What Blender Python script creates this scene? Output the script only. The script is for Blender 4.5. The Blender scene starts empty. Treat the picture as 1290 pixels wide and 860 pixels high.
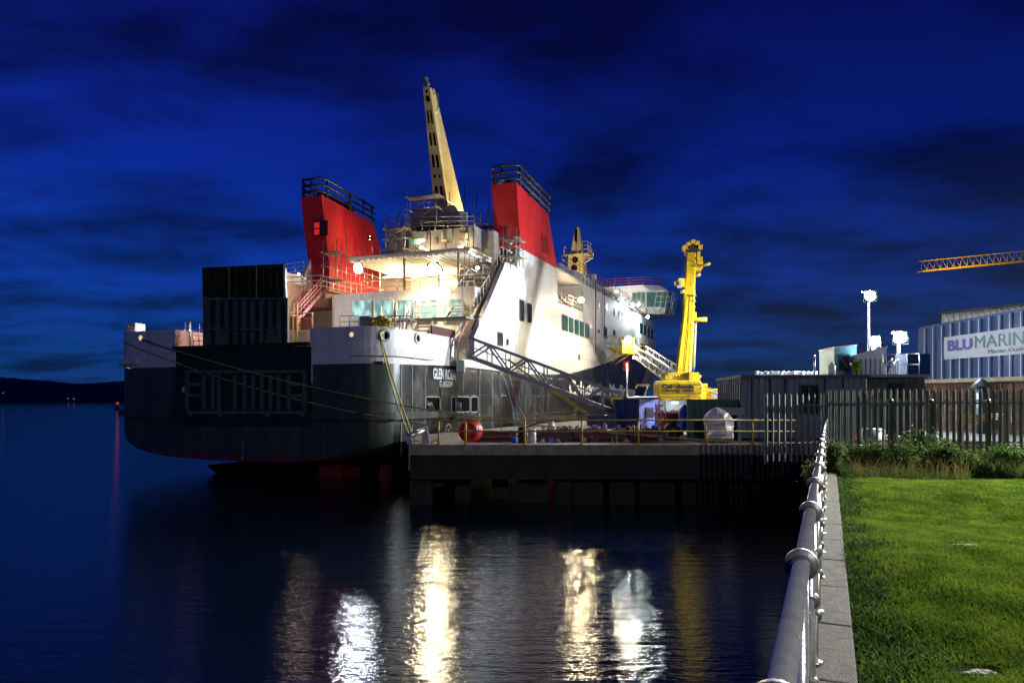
import bpy, math, random
import numpy as np
from mathutils import Vector, Matrix
random.seed(7); rng = np.random.default_rng(7)
R = math.radians
scene = bpy.context.scene
COL = scene.collection
H = 4.1; F = 900.0; HY = 505.0

def P(px, py, d):                      # image pixel + depth -> point of the place
    return Vector(((px-645)/F*d, d, H+(HY-py)/F*d))
def G(px, d, z):                       # pixel column + depth + height
    return Vector(((px-645)/F*d, d, z))
# ---- ship frame: local x = t (starboard), y = s (forward), z above water
TH = math.atan2(345, F)
FW = Vector((math.sin(TH), math.cos(TH))); SB = Vector((math.cos(TH), -math.sin(TH)))
CN = Vector((-.18*34.5, 34.5)); BM = 8.5
def T(px, py, t=BM):                   # on a fore-and-aft plane
    a = (px-645)/F; u = t-BM
    s = (a*(CN.y+u*SB.y)-CN.x-u*SB.x)/(FW.x-a*FW.y)
    d = CN.y+s*FW.y+u*SB.y
    return Vector((t, s, H+(HY-py)/F*d))
def S(px, py, s=0):                    # on an athwartships plane
    a = (px-645)/F
    u = (a*(CN.y+s*FW.y)-CN.x-s*FW.x)/(SB.x-a*SB.y)
    d = CN.y+s*FW.y+u*SB.y
    return Vector((u+BM, s, H+(HY-py)/F*d))
def SW(t, s, z):                       # ship local -> world
    u = t-BM
    return Vector((CN.x+s*FW.x+u*SB.x, CN.y+s*FW.y+u*SB.y, z))
def SWv(v): return SW(v[0], v[1], v[2])

# ================================================= materials
MATS = {}
def mat(name, col, rough=.5, metal=0, var=.2, scale=2.0, stretch=(1,1,1), bump=0.0, bscale=30, emit=None, es=1.0, col2=None, spec=.5, coat=0, alpha=None, thresh=None, plates=None, grime=(.62,.52,.42)):
    if name in MATS: return MATS[name]
    m = bpy.data.materials.new(name); m.use_nodes = True
    nt = m.node_tree; b = nt.nodes['Principled BSDF']
    b.inputs['Roughness'].default_value = rough; b.inputs['Metallic'].default_value = metal
    b.inputs['Specular IOR Level'].default_value = spec
    if coat: b.inputs['Coat Weight'].default_value = coat
    c1 = tuple(max(0, c*(1-var)) for c in col); c2 = col2 or tuple(min(1, c*(1+var)) for c in col)
    tc = nt.nodes.new('ShaderNodeTexCoord'); mp = nt.nodes.new('ShaderNodeMapping')
    mp.inputs['Scale'].default_value = stretch
    nt.links.new(tc.outputs['Object'], mp.inputs['Vector'])
    n = nt.nodes.new('ShaderNodeTexNoise'); n.inputs['Scale'].default_value = scale; n.inputs['Detail'].default_value = 6; n.inputs['Roughness'].default_value = .65
    nt.links.new(mp.outputs[0], n.inputs['Vector'])
    cr = nt.nodes.new('ShaderNodeValToRGB')
    lo, hi = thresh or (.32, .68)
    cr.color_ramp.elements[0].position = lo; cr.color_ramp.elements[0].color = (*c1, 1)
    cr.color_ramp.elements[1].position = hi; cr.color_ramp.elements[1].color = (*c2, 1)
    nt.links.new(n.outputs['Fac'], cr.inputs[0]); nt.links.new(cr.outputs[0], b.inputs['Base Color'])
    if bump:
        n2 = nt.nodes.new('ShaderNodeTexNoise'); n2.inputs['Scale'].default_value = bscale; n2.inputs['Detail'].default_value = 5
        nt.links.new(mp.outputs[0], n2.inputs['Vector'])
        bp = nt.nodes.new('ShaderNodeBump'); bp.inputs['Strength'].default_value = bump; bp.inputs['Distance'].default_value = .05
        nt.links.new(n2.outputs['Fac'], bp.inputs['Height']); nt.links.new(bp.outputs[0], b.inputs['Normal'])
    if plates:
        sp = nt.nodes.new('ShaderNodeSeparateXYZ'); nt.links.new(tc.outputs['Object'], sp.inputs[0])
        ad = nt.nodes.new('ShaderNodeMath'); ad.operation = 'ADD'; nt.links.new(sp.outputs['X'], ad.inputs[0]); nt.links.new(sp.outputs['Y'], ad.inputs[1])
        cb = nt.nodes.new('ShaderNodeCombineXYZ'); nt.links.new(ad.outputs[0], cb.inputs[0]); nt.links.new(sp.outputs['Z'], cb.inputs[1])
        bk = nt.nodes.new('ShaderNodeTexBrick'); nt.links.new(cb.outputs[0], bk.inputs['Vector'])
        bk.inputs['Scale'].default_value = 1; bk.inputs['Brick Width'].default_value = plates[0]; bk.inputs['Row Height'].default_value = plates[1]; bk.inputs['Mortar Size'].default_value = .022; bk.inputs['Mortar Smooth'].default_value = .6
        bk.inputs['Color1'].default_value = (1,1,1,1); bk.inputs['Color2'].default_value = (.90,.90,.90,1); bk.inputs['Mortar'].default_value = (.72,.70,.67,1)
        mul = nt.nodes.new('ShaderNodeMixRGB'); mul.blend_type = 'MULTIPLY'; mul.inputs[0].default_value = 1
        nt.links.new(cr.outputs[0], mul.inputs[1]); nt.links.new(bk.outputs['Color'], mul.inputs[2])
        mp3 = nt.nodes.new('ShaderNodeMapping'); mp3.inputs['Scale'].default_value = (2.6,2.6,.16); nt.links.new(tc.outputs['Object'], mp3.inputs[0])
        n3 = nt.nodes.new('ShaderNodeTexNoise'); n3.inputs['Scale'].default_value = 1.4; n3.inputs['Detail'].default_value = 7; nt.links.new(mp3.outputs[0], n3.inputs['Vector'])
        c3 = nt.nodes.new('ShaderNodeValToRGB'); c3.color_ramp.elements[0].position = .56; c3.color_ramp.elements[1].position = .80; c3.color_ramp.elements[0].color = (1,1,1,1); c3.color_ramp.elements[1].color = (*grime,1)
        nt.links.new(n3.outputs['Fac'], c3.inputs[0]); m3 = nt.nodes.new('ShaderNodeMixRGB'); m3.blend_type = 'MULTIPLY'; m3.inputs[0].default_value = 1
        nt.links.new(mul.outputs[0], m3.inputs[1]); nt.links.new(c3.outputs[0], m3.inputs[2]); nt.links.new(m3.outputs[0], b.inputs['Base Color'])
        b2 = nt.nodes.new('ShaderNodeBump'); b2.inputs['Strength'].default_value = .35; b2.inputs['Distance'].default_value = .03; b2.invert = True
        nt.links.new(bk.outputs['Fac'], b2.inputs['Height'])
        if bump: nt.links.new(bp.outputs[0], b2.inputs['Normal'])
        nt.links.new(b2.outputs[0], b.inputs['Normal'])
    if emit:
        b.inputs['Emission Color'].default_value = (*emit, 1); b.inputs['Emission Strength'].default_value = es
    MATS[name] = m
    return m
hullm = mat('hull_paint', (.050,.064,.050), .36, 0, .35, 1.0, (1,1.2,.25), .25, 1.2, plates=(2.6,1.5), grime=(1.6,1.5,1.3), spec=.28)
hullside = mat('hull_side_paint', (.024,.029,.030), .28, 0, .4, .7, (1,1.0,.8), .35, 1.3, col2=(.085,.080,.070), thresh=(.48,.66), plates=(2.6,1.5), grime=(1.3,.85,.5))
boot = mat('boot_red', (.16,.012,.02), .5, 0, .3, 1.5)
shipwhite = mat('ship_white', (.72,.72,.71), .55, 0, .10, 1.2, (1,1,.22), .10, 1.0, plates=(3.2,1.35))
creamw = mat('deck_cream', (.70,.66,.56), .45, 0, .08, 1.5, (1,1,.4))
greyp = mat('grey_housing', (.26,.25,.24), .6, 0, .3, 1.1, (1,1,.7), .2, 4)
brownp = mat('brown_deck', (.13,.09,.07), .7, 0, .3, 2)
pink = mat('primer_pink', (.42,.16,.14), .6, 0, .25, 2)
fred = mat('funnel_red', (.62,.022,.020), .42, 0, .14, .8, (1,1,.35), .12, 1.2, plates=(2.4,1.3), grime=(.55,.5,.5))
blackm = mat('door_black', (.014,.028,.018), .55, 0, .3, 1.2, (1,1,.3), .15, 2, spec=.2)
ribm = mat('rib_green', (.085,.115,.085), .5, 0, .35, 1.2, (1,1,.4))
holem = mat('dark_hole', (.003,.003,.0035), .9, 0, .2, spec=.05)
glassd = mat('dark_glass', (.02,.035,.035), .12, 0, .3, 1)
glassg = mat('green_glass', (.03,.09,.08), .12, 0, .5, .9, emit=(.25,.6,.5), es=.10)
mastm = mat('mast_buff', (.64,.52,.24), .5, 0, .12, 1.2)
pipeb = mat('black_pipe', (.02,.022,.024), .35, 0, .2)
scaf = mat('scaffold_tube', (.34,.33,.31), .4, .7, .3, 5)
plank = mat('scaffold_plank', (.30,.22,.13), .8, 0, .35, 6)
yellow = mat('crane_yellow', (.78,.53,.02), .42, 0, .14, 1.5, (1,1,.4), .05, 3, plates=(1.9,.9), grime=(.45,.36,.25))
yellowr = mat('rail_yellow', (.50,.34,.03), .5, 0, .35, 5)
ropem = mat('rope_yellow', (.42,.33,.10), .8, 0, .3, 8)
ropey = mat('rope_bright', (.62,.52,.12), .8, 0, .3, 8)
alum = mat('aluminium', (.62,.63,.64), .32, .8, .12, 5)
galv = mat('galvanised', (.28,.30,.31), .42, .6, .25, 4, (1,1,1), .1, 12)
trussm = mat('truss_grey', (.22,.23,.26), .45, .2, .2, 2)
conc = mat('concrete', (.25,.215,.16), .9, 0, .35, 2.2, (1,1,1), .5, 24)
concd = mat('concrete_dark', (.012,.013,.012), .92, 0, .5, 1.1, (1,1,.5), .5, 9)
redsteel = mat('red_steel', (.10,.022,.024), .55, 0, .35, 3)
redp = mat('red_plastic', (.55,.025,.015), .4, 0, .12, 3)
bluec = mat('blue_container', (.02,.045,.15), .5, 0, .25, 1.5, (1,1,.4), .1, 4)
bluelit = mat('blue_lit', (.12,.15,.42), .5, 0, .15, 1.5)
greenc = mat('green_container', (.018,.085,.06), .5, 0, .25, 1.5, (1,1,.4), .1, 4)
cabm = mat('cabin_grey', (.12,.16,.20), .6, 0, .3, 1.4, (1,1,.3), .15, 5)
cabd = mat('cabin_dark', (.07,.08,.09), .7, 0, .35, 1.2, (1,1,.4), .2, 6)
sheet = mat('white_sheet', (.60,.61,.62), .38, 0, .12, 2, (1,1,1), .8, 2.6)
cyan = mat('kiosk_cyan', (.20,.55,.62), .5, 0, .1, 2)
shedb = mat('shed_blue', (.005,.045,.15), .42, 0, .2, 1.5, (1,1,.4))
shedw = mat('shed_white', (.55,.58,.62), .5, 0, .1, 1.2)
signw = mat('sign_white', (.30,.33,.38), .5, 0, .06, 2)
navy = mat('navy_paint', (.02,.02,.18), .5, 0, .05)
dgreen = mat('sign_green', (.03,.12,.09), .5, 0, .05)
whitet = mat('white_letter', (.75,.75,.74), .5, 0, .1, 3)
blackt = mat('black_letter', (.015,.012,.01), .5, 0, .1)
brick = mat('brick_brown', (.20,.12,.08), .9, 0, .4, 5, (1,1,2), .4, 20)
fencem = mat('palisade_steel', (.055,.075,.075), .5, .3, .35, 3, (1,1,.5))
blackr = mat('black_rubber', (.018,.018,.018), .7, 0, .2)
steelr = mat('rail_steel', (.66,.66,.64), .25, .80, .18, 14, (1,1,1), .10, 60)
collar = mat('collar_steel', (.10,.105,.11), .4, .6, .3, 12, (1,1,1), .1, 50)
barkm = mat('bark', (.07,.05,.03), .9, 0, .3, 8)
bluet = mat('blue_tarp', (.02,.10,.60), .4, 0, .15, 3, (1,1,1), .6, 4)
orange = mat('orange', (.75,.18,.02), .5, 0, .1)
def emitm(name, col, s): return mat(name, tuple(.6*c for c in col), .5, emit=col, es=s)
winlit = None
def mk_winlit():
    m = bpy.data.materials.new('lit_window'); m.use_nodes = True; nt = m.node_tree; b = nt.nodes['Principled BSDF']
    b.inputs['Base Color'].default_value = (.12,.2,.2,1); b.inputs['Roughness'].default_value = .12
    tc = nt.nodes.new('ShaderNodeTexCoord'); mp = nt.nodes.new('ShaderNodeMapping'); mp.inputs['Scale'].default_value = (1.5,1.5,.9)
    n = nt.nodes.new('ShaderNodeTexNoise'); n.inputs['Scale'].default_value = 1.3; n.inputs['Detail'].default_value = 4
    cr = nt.nodes.new('ShaderNodeValToRGB')
    e = cr.color_ramp.elements; e[0].position = .38; e[0].color = (.12,.25,.24,1); e[1].position = .6; e[1].color = (.42,.72,.70,1)
    k = cr.color_ramp.elements.new(.72); k.color = (.75,.9,.8,1)
    nt.links.new(tc.outputs['Object'], mp.inputs[0]); nt.links.new(mp.outputs[0], n.inputs['Vector']); nt.links.new(n.outputs['Fac'], cr.inputs[0])
    nt.links.new(cr.outputs[0], b.inputs['Emission Color']); b.inputs['Emission Strength'].default_value = 1.05
    return m
winlit = mk_winlit()

# ================================================= mesh collector
class MB:
    def __init__(s): s.v = []; s.f = []; s.m = []; s.cur = 0; s.smooth = []
    def add(s, vs, fs, sm=False):
        k = len(s.v); s.v += [Vector(v) for v in vs]; s.f += [tuple(i+k for i in f) for f in fs]; s.m += [s.cur]*len(fs); s.smooth += [sm]*len(fs); return s
    def box(s, a, b):
        x0,y0,z0 = [min(a[i],b[i]) for i in range(3)]; x1,y1,z1 = [max(a[i],b[i]) for i in range(3)]
        return s.hexa([(x0,y0,z0),(x1,y0,z0),(x1,y1,z0),(x0,y1,z0)], [(x0,y0,z1),(x1,y0,z1),(x1,y1,z1),(x0,y1,z1)])
    def hexa(s, lo, hi):
        n = len(lo)
        return s.add(list(lo)+list(hi), [tuple(range(n))[::-1], tuple(range(n, 2*n))]+[(i,(i+1)%n,n+(i+1)%n,n+i) for i in range(n)])
    def prism(s, pts, vec):
        vec = Vector(vec); return s.hexa([Vector(p) for p in pts], [Vector(p)+vec for p in pts])
    def bar(s, p, q, w, h=None, up=(0,0,1)):     # rectangular bar
        h = h or w; p = Vector(p); q = Vector(q); d = (q-p).normalized(); up = Vector(up)
        if abs(d.dot(up)) > .97: up = Vector((0,1,0))
        a = d.cross(up).normalized()*w/2; b = a.cross(d).normalized()*h/2
        return s.hexa([p-a-b,p+a-b,p+a+b,p-a+b], [q-a-b,q+a-b,q+a+b,q-a+b])
    def tube(s, pts, r, n=8, caps=True):
        pts = [Vector(p) for p in pts]; k0 = len(s.v); vs = []; fs = []
        prev = None
        for i, p in enumerate(pts):
            d = ((pts[min(i+1,len(pts)-1)]-pts[max(i-1,0)])).normalized()
            if prev is None:
                u = Vector((0,0,1)) if abs(d.z) < .9 else Vector((1,0,0)); a = d.cross(u).normalized()
            else:
                a = (prev - d*prev.dot(d)).normalized()
            prev = a; b = d.cross(a); rr = r[i] if isinstance(r, (list,tuple)) else r
            vs += [p+(a*math.cos(2*math.pi*j/n)+b*math.sin(2*math.pi*j/n))*rr for j in range(n)]
        for i in range(len(pts)-1):
            for j in range(n): fs.append((i*n+j, i*n+(j+1)%n, (i+1)*n+(j+1)%n, (i+1)*n+j))
        if caps: fs.append(tuple(range(n))[::-1]); fs.append(tuple((len(pts)-1)*n+j for j in range(n)))
        return s.add(vs, fs, True)
    def disc(s, c, axis, r, th, n=24):
        a = Vector(axis).normalized(); c = Vector(c); return s.tube([c-a*th/2, c+a*th/2], r, n)
    def ring(s, c, axis, r, r2, n=20, m=8, sx=1):
        a = Vector(axis).normalized(); u = a.cross(Vector((0,0,1))).normalized(); w = a.cross(u)
        vs = []; fs = []
        for i in range(n):
            th = 2*math.pi*i/n; dr = u*math.cos(th)*sx+w*math.sin(th)
            for j in range(m):
                ph = 2*math.pi*j/m; vs.append(Vector(c)+dr*(r+r2*math.cos(ph))+a*r2*math.sin(ph))
        for i in range(n):
            for j in range(m): fs.append((i*m+j, ((i+1)%n)*m+j, ((i+1)%n)*m+(j+1)%m, i*m+(j+1)%m))
        return s.add(vs, fs, True)
    def sphere(s, c, r, n=12, sc=(1,1,1)):
        vs = []; fs = []; c = Vector(c)
        for i in range(n//2+1):
            a = math.pi*i/(n//2)
            for j in range(n): b = 2*math.pi*j/n; vs.append(c+Vector((math.sin(a)*math.cos(b)*sc[0], math.sin(a)*math.sin(b)*sc[1], math.cos(a)*sc[2]))*r)
        for i in range(n//2):
            for j in range(n): fs.append((i*n+j, (i+1)*n+j, (i+1)*n+(j+1)%n, i*n+(j+1)%n))
        return s.add(vs, fs, True)
    def corr(s, p0, p1, z0, z1a, z1b=None, pitch=.3, dep=.05):   # corrugated wall
        z1b = z1a if z1b is None else z1b
        p0 = Vector((p0[0],p0[1])); p1 = Vector((p1[0],p1[1])); L = (p1-p0).length; d = (p1-p0)/L; nn = Vector((d.y,-d.x))
        n = max(1, int(L/pitch)); prof = [(0,0),(.45,0),(.55,1),(.9,1)]
        pts = []
        for i in range(n):
            for a, o in prof: pts.append(((i+a)*L/n, o))
        pts.append((L, 0)); vs = []
        for x, o in pts:
            q = p0+d*x+nn*dep*o; vs += [(q.x,q.y,z0),(q.x,q.y,z1a+(z1b-z1a)*x/L)]
        return s.add(vs, [(2*i,2*i+2,2*i+3,2*i+1) for i in range(len(pts)-1)])
    def rail(s, pts, h=1.05, r=.022, n=3, sp=1.5, post=None):
        pts = [Vector(p) for p in pts]
        for k in range(n): s.tube([p+Vector((0,0,h*(k+1)/n)) for p in pts], r, 6)
        for a, b in zip(pts, pts[1:]):
            m = max(1, round((b-a).length/sp))
            for i in range(m+1):
                q = a.lerp(b, i/m); s.tube([q, q+Vector((0,0,h))], post or r, 6)
        return s
    def stair(s, a, b, w, n, r=.03):     # a bottom, b top, w = width vector
        a = Vector(a); b = Vector(b); w = Vector(w)
        s.bar(a, b, .06, .22); s.bar(a+w, b+w, .06, .22)
        for i in range(n):
            p = a.lerp(b, (i+.5)/n); q = p+w; fwd = Vector((b.x-a.x, b.y-a.y, 0)).normalized()*.13
            s.hexa([p-fwd,q-fwd,q+fwd,p+fwd], [v+Vector((0,0,.04)) for v in (p-fwd,q-fwd,q+fwd,p+fwd)])
        return s
    def build(s, name, mats, parent=None, origin=None, frame=None):
        if not isinstance(mats, (list,tuple)): mats = [mats]
        me = bpy.data.meshes.new(name)
        M = frame or (parent and FR.get(parent.name)) or None
        if parent is None and origin is None and M is None:
            xs = [v.x for v in s.v]; ys = [v.y for v in s.v]; zs = [v.z for v in s.v]
            origin = Vector(((min(xs)+max(xs))/2, (min(ys)+max(ys))/2, min(zs)))
        if M is not None:
            Mi = M.inverted(); vv = [Mi @ v for v in s.v]
        elif origin is not None: vv = [v-origin for v in s.v]
        else: vv = s.v
        me.from_pydata([tuple(v) for v in vv], [], s.f)
        for m in mats: me.materials.append(m)
        me.polygons.foreach_set('material_index', s.m); me.polygons.foreach_set('use_smooth', s.smooth)
        me.update()
        o = bpy.data.objects.new(name, me); COL.objects.link(o)
        if parent is not None:
            o.parent = parent
            FR[o.name] = FR.get(parent.name) or Matrix()
        elif origin is not None: o.location = origin; FR[o.name] = Matrix.Translation(origin)
        return o
FR = {}     # frame (world matrix) of each root, by object name; parts sit at identity under it
def tag(o, label, cat=None, group=None, kind=None):
    if label: o['label'] = label
    if cat: o['category'] = cat
    if group: o['group'] = group
    if kind: o['kind'] = kind
    return o
def thing(name, loc, label, cat, group=None, rz=0):
    o = bpy.data.objects.new(name, None); COL.objects.link(o); o.empty_display_size = .3
    o.location = loc; o.rotation_euler = (0,0,rz)
    FR[o.name] = Matrix.Translation(Vector(loc)) @ Matrix.Rotation(rz, 4, 'Z')
    return tag(o, label, cat, group)
def copy_tree(o, parent=None):
    c = o.copy(); COL.objects.link(c)
    if parent is not None: c.parent = parent
    for ch in list(o.children): copy_tree(ch, c)
    return c
def text(s, ll, U, V, N, m, name, parent=None, th=.02, bold=0):
    cu = bpy.data.curves.new('t', 'FONT'); cu.body = s; cu.size = 1; cu.offset = bold; cu.resolution_u = 4
    o = bpy.data.objects.new('t', cu); COL.objects.link(o)
    dg = bpy.context.evaluated_depsgraph_get(); me = bpy.data.meshes.new_from_object(o.evaluated_get(dg))
    vs = [v.co.copy() for v in me.vertices]; fs = [tuple(p.vertices) for p in me.polygons]
    COL.objects.unlink(o); bpy.data.objects.remove(o)
    x0 = min(v.x for v in vs); x1 = max(v.x for v in vs); y0 = min(v.y for v in vs); y1 = max(v.y for v in vs)
    ll = Vector(ll); U = Vector(U); V = Vector(V); N = Vector(N).normalized()
    mb = MB(); mp = [ll+U*((v.x-x0)/(x1-x0))+V*((v.y-y0)/(y1-y0))+N*th for v in vs]
    mb.add(mp, fs)
    # edge thickness
    from collections import Counter
    cnt = Counter(); 
    for f in fs:
        for i in range(len(f)): cnt[tuple(sorted((f[i], f[(i+1)%len(f)])))] += 1
    es = [e for e, c in cnt.items() if c == 1]
    k = len(mp); mb.add([p-N*th for p in mp]+mp, [(a,b,b+k,a+k) for a,b in es])
    return mb.build(name, m, parent)

# lamp helpers: bare light, then fixture with light
def lightobj(loc, col, power, parent=None, r=.15, spot=None, aim=None, blend=.6):
    L = bpy.data.lights.new('lamp_light', 'SPOT' if spot else 'POINT'); L.energy = power; L.color = col; L.shadow_soft_size = r
    o = bpy.data.objects.new('lamp_light', L); COL.objects.link(o)
    loc = Vector(loc)
    if spot: L.spot_size = R(spot); L.spot_blend = blend
    Mw = Matrix.Translation(loc)
    if aim is not None: Mw = Mw @ (Vector(aim)-loc).to_track_quat('-Z','Y').to_matrix().to_4x4()
    if parent is not None:
        o.parent = parent; M = FR.get(parent.name)
        Mw = (M.inverted() if M else Matrix()) @ Mw
    o.matrix_local = Mw
    return o
def flood(loc, aim, w, h, col, es, power, label, group=None, spot=150, cat='floodlight', r=.2, name='floodlight', parent=None):
    loc = Vector(loc); aim = Vector(aim); d = (aim-loc).normalized(); u = d.cross(Vector((0,0,1))).normalized(); v = u.cross(d)
    root = parent or thing(name, loc, label, cat, group)
    mb = MB(); q = [loc-u*w/2-v*h/2, loc+u*w/2-v*h/2, loc+u*w/2+v*h/2, loc-u*w/2+v*h/2]
    mb.prism([p-d*.12 for p in q], d*.11)
    mb.tube([loc-u*(w/2+.05)-d*.06, loc-u*(w/2+.05)-d*.06-Vector((0,0,h*.7)), loc+u*(w/2+.05)-d*.06-Vector((0,0,h*.7)), loc+u*(w/2+.05)-d*.06], .02, 6)
    mb.build('lamp_housing', blackm, root)
    e = MB(); e.tube([loc, loc+d*.03, loc+d*.07], [min(w,h)*.56, min(w,h)*.54, min(w,h)*.30], 24)
    e.build('lamp_face', emitm('lampface_%.2f_%.2f_%d' % (col[0], col[2], es), col, es), root)
    if power: lightobj(loc+d*.25, col, power, root, r, spot, loc+d*5)
    return root

# ================================================= the setting
# water
def mk_water():
    m = bpy.data.materials.new('water'); m.use_nodes = True; nt = m.node_tree; b = nt.nodes['Principled BSDF']
    b.inputs['Base Color'].default_value = (.001,.004,.012,1); b.inputs['Roughness'].default_value = .045; b.inputs['IOR'].default_value = 1.33
    tc = nt.nodes.new('ShaderNodeTexCoord')
    def noise(sc, st, det):
        mp = nt.nodes.new('ShaderNodeMapping'); mp.inputs['Scale'].default_value = st
        n = nt.nodes.new('ShaderNodeTexNoise'); n.inputs['Scale'].default_value = sc; n.inputs['Detail'].default_value = det
        nt.links.new(tc.outputs['Object'], mp.inputs[0]); nt.links.new(mp.outputs[0], n.inputs['Vector']); return n
    n1 = noise(2.2, (.34,1.5,1), 3); n2 = noise(11.0, (.50,1.5,1), 4)
    ma = nt.nodes.new('ShaderNodeMath'); ma.operation = 'MULTIPLY_ADD'; ma.inputs[1].default_value = .45
    nt.links.new(n2.outputs['Fac'], ma.inputs[0]); nt.links.new(n1.outputs['Fac'], ma.inputs[2])
    bp = nt.nodes.new('ShaderNodeBump'); bp.inputs['Strength'].default_value = 1.0; bp.inputs['Distance'].default_value = .020
    nt.links.new(ma.outputs[0], bp.inputs['Height']); nt.links.new(bp.outputs[0], b.inputs['Normal'])
    return m
w = MB(); w.add([(-6000,-40,0),(6000,-40,0),(6000,9000,0),(-6000,9000,0)], [(0,1,2,3)])
tag(w.build('water', mk_water(), origin=Vector((0,0,0))), None, kind='structure')

# far hills
hill = mat('hill_ground', (.030,.042,.030), .95, 0, .5, .004, (1,1,1))
hm = MB(); prof = [(-900,470),(-300,468),(0,475),(40,478),(95,483),(125,482),(160,479),(260,482),(420,488),(620,494),(800,499),(1000,498),(1300,494),(1700,488)]
xs = []; D = 3200
for a, b2 in zip(prof, prof[1:]):
    for k in range(10): f = k/10; xs.append((a[0]+(b2[0]-a[0])*f, a[1]+(b2[1]-a[1])*f+random.uniform(-.4,.4)))
vs = []; 
for px, py in xs:
    base = G(px, D-500, -.4); mid = P(px, 505-(505-py)*.55, D-250); top = P(px, py, D)
    vs += [base, mid+Vector((0,0,random.uniform(-4,4))), top, G(px, D+900, 0)]
fs = [(4*i+j, 4*i+4+j, 4*i+5+j, 4*i+1+j) for i in range(len(xs)-1) for j in range(3)]
hm.add(vs, fs, True); tag(hm.build('hills', hill, origin=Vector((0,D,0))), None, kind='structure')
# far shore cottages with a lit window
for i, (px, py, lit) in enumerate([(4,494,.8),(86,501,1.2),(93,501.5,1.5)]):
    d = 2690 if py > 500 else 2800; q = P(px, py+1, d)
    t_ = thing('cottage', q, ['small white cottage highest on the far hillside, leftmost', 'far shore cottage left of its twin near the water', 'far shore cottage nearest the harbour buoy'][i], 'house', 'cottages on the far shore')
    c = MB(); c.box(q+Vector((-6,0,-2)), q+Vector((6,7,3))); c.build('wall', mat('cottage_wall',(.3,.3,.3),.8), t_)
    c = MB(); c.prism([q+Vector((-6.5,-.5,3)), q+Vector((-6.5,7.5,3)), q+Vector((-6.5,3.5,6))], (13,0,0)); c.build('roof', cabd, t_)
    c = MB(); c.box(q+Vector((-2,-.2,0)), q+Vector((2,-.05,2))); c.build('window', emitm('cottage_light', (1,.85,.6), .5*lit), t_)
# buoy
q = G(148, 330, 0); by = thing('harbour_buoy', q, 'red harbour buoy with a lit red lamp off the ship stern', 'buoy')
c = MB(); c.tube([q+Vector((0,0,-.3)), q+Vector((0,0,.8))], [1.3,1.3], 16); c.tube([q+Vector((0,0,.8)), q+Vector((0,0,2.6))], [.55,.25], 12); c.build('float', redp, by)
c = MB(); c.sphere(q+Vector((0,0,3.1)), .55); c.build('lamp', emitm('buoy_red', (1,.03,.01), .9), by)

# quay slab (structure)
QZ = 2.39
def shipline(s, off): return SW(BM+off, s, 0)
qp = [(-4.05,28.0),(-4.75,33.0)]+[tuple(shipline(s,.9).xy) for s in (2,40,76,100)]+[(70,150),(90,28),(12.1,28)]
qb = MB(); qb.prism([(x,y,QZ-1.0) for x,y in qp], (0,0,1.0)); tag(qb.build('quay_deck', conc, origin=Vector((5,28,QZ))), None, kind='structure')
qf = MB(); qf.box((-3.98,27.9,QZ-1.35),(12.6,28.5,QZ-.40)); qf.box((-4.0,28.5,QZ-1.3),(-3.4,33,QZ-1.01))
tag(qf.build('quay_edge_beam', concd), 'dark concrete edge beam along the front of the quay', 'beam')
# piles
pm = []
pile_spots = [(516,543,28.3),(573,591,29.5),(620,640,30),(653,690,29),(700,716,28.4),(722,760,28.6),(768,800,28.5),(806,850,28.6),(860,905,28.5),(918,960,28.6)]
for i, (x0, x1, d) in enumerate(pile_spots):
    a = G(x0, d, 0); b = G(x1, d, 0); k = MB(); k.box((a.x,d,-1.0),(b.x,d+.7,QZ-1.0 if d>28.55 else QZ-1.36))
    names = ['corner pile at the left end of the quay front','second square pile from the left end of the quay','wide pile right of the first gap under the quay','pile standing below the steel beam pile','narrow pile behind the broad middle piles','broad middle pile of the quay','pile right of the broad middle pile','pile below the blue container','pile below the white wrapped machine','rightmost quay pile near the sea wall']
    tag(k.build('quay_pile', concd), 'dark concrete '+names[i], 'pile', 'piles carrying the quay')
for (x0,x1,y0,y1,d) in [(516,572,597,607,29.2)]:
    k = MB(); a = P(x0,y1,d); b = P(x1,y0,d); k.bar(P(543,610,28.7), P(573,602,29.6), .3, .3); tag(k.build('pile_brace', concd), 'concrete brace between the two leftmost quay piles', 'brace')
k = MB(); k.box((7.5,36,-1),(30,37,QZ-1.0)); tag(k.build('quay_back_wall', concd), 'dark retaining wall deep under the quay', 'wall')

# sea wall + lawn.  rail direction
RD = Vector((.4056,.9140)); RN = Vector((.9140,-.4056)); KZ = 2.45
def RL(a, l, z): q = RD*a+RN*l; return Vector((q.x, q.y, z))
sw = MB(); sw.prism([RL(-6,-.19,-2),RL(-6,.10,-2),RL(31,.10,-2),RL(31,-.19,-2)], (0,0,KZ+2-.10)); tag(sw.build('sea_wall', concd), 'dark concrete sea wall dropping to the water below the railing', 'wall')
kb = MB(); random.seed(3); a = -6.0
while a < 26:
    b_ = a+1.18
    kb.prism([RL(a+.006,-.215,KZ-.10),RL(a+.006,.155,KZ-.10),RL(b_-.006,.155,KZ-.10),RL(b_-.006,-.215,KZ-.10)], (0,0,.10+random.uniform(-.003,.003))); a = b_
copm = mat('coping_concrete', (.10,.092,.08), .92, 0, .4, 9, (1,1,1), .9, 70)
o = kb.build('sea_wall_coping', copm); tag(o, 'worn concrete coping slabs under the steel railing', 'coping')
m_ = o.modifiers.new('b','BEVEL'); m_.width = .012; m_.segments = 2

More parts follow.
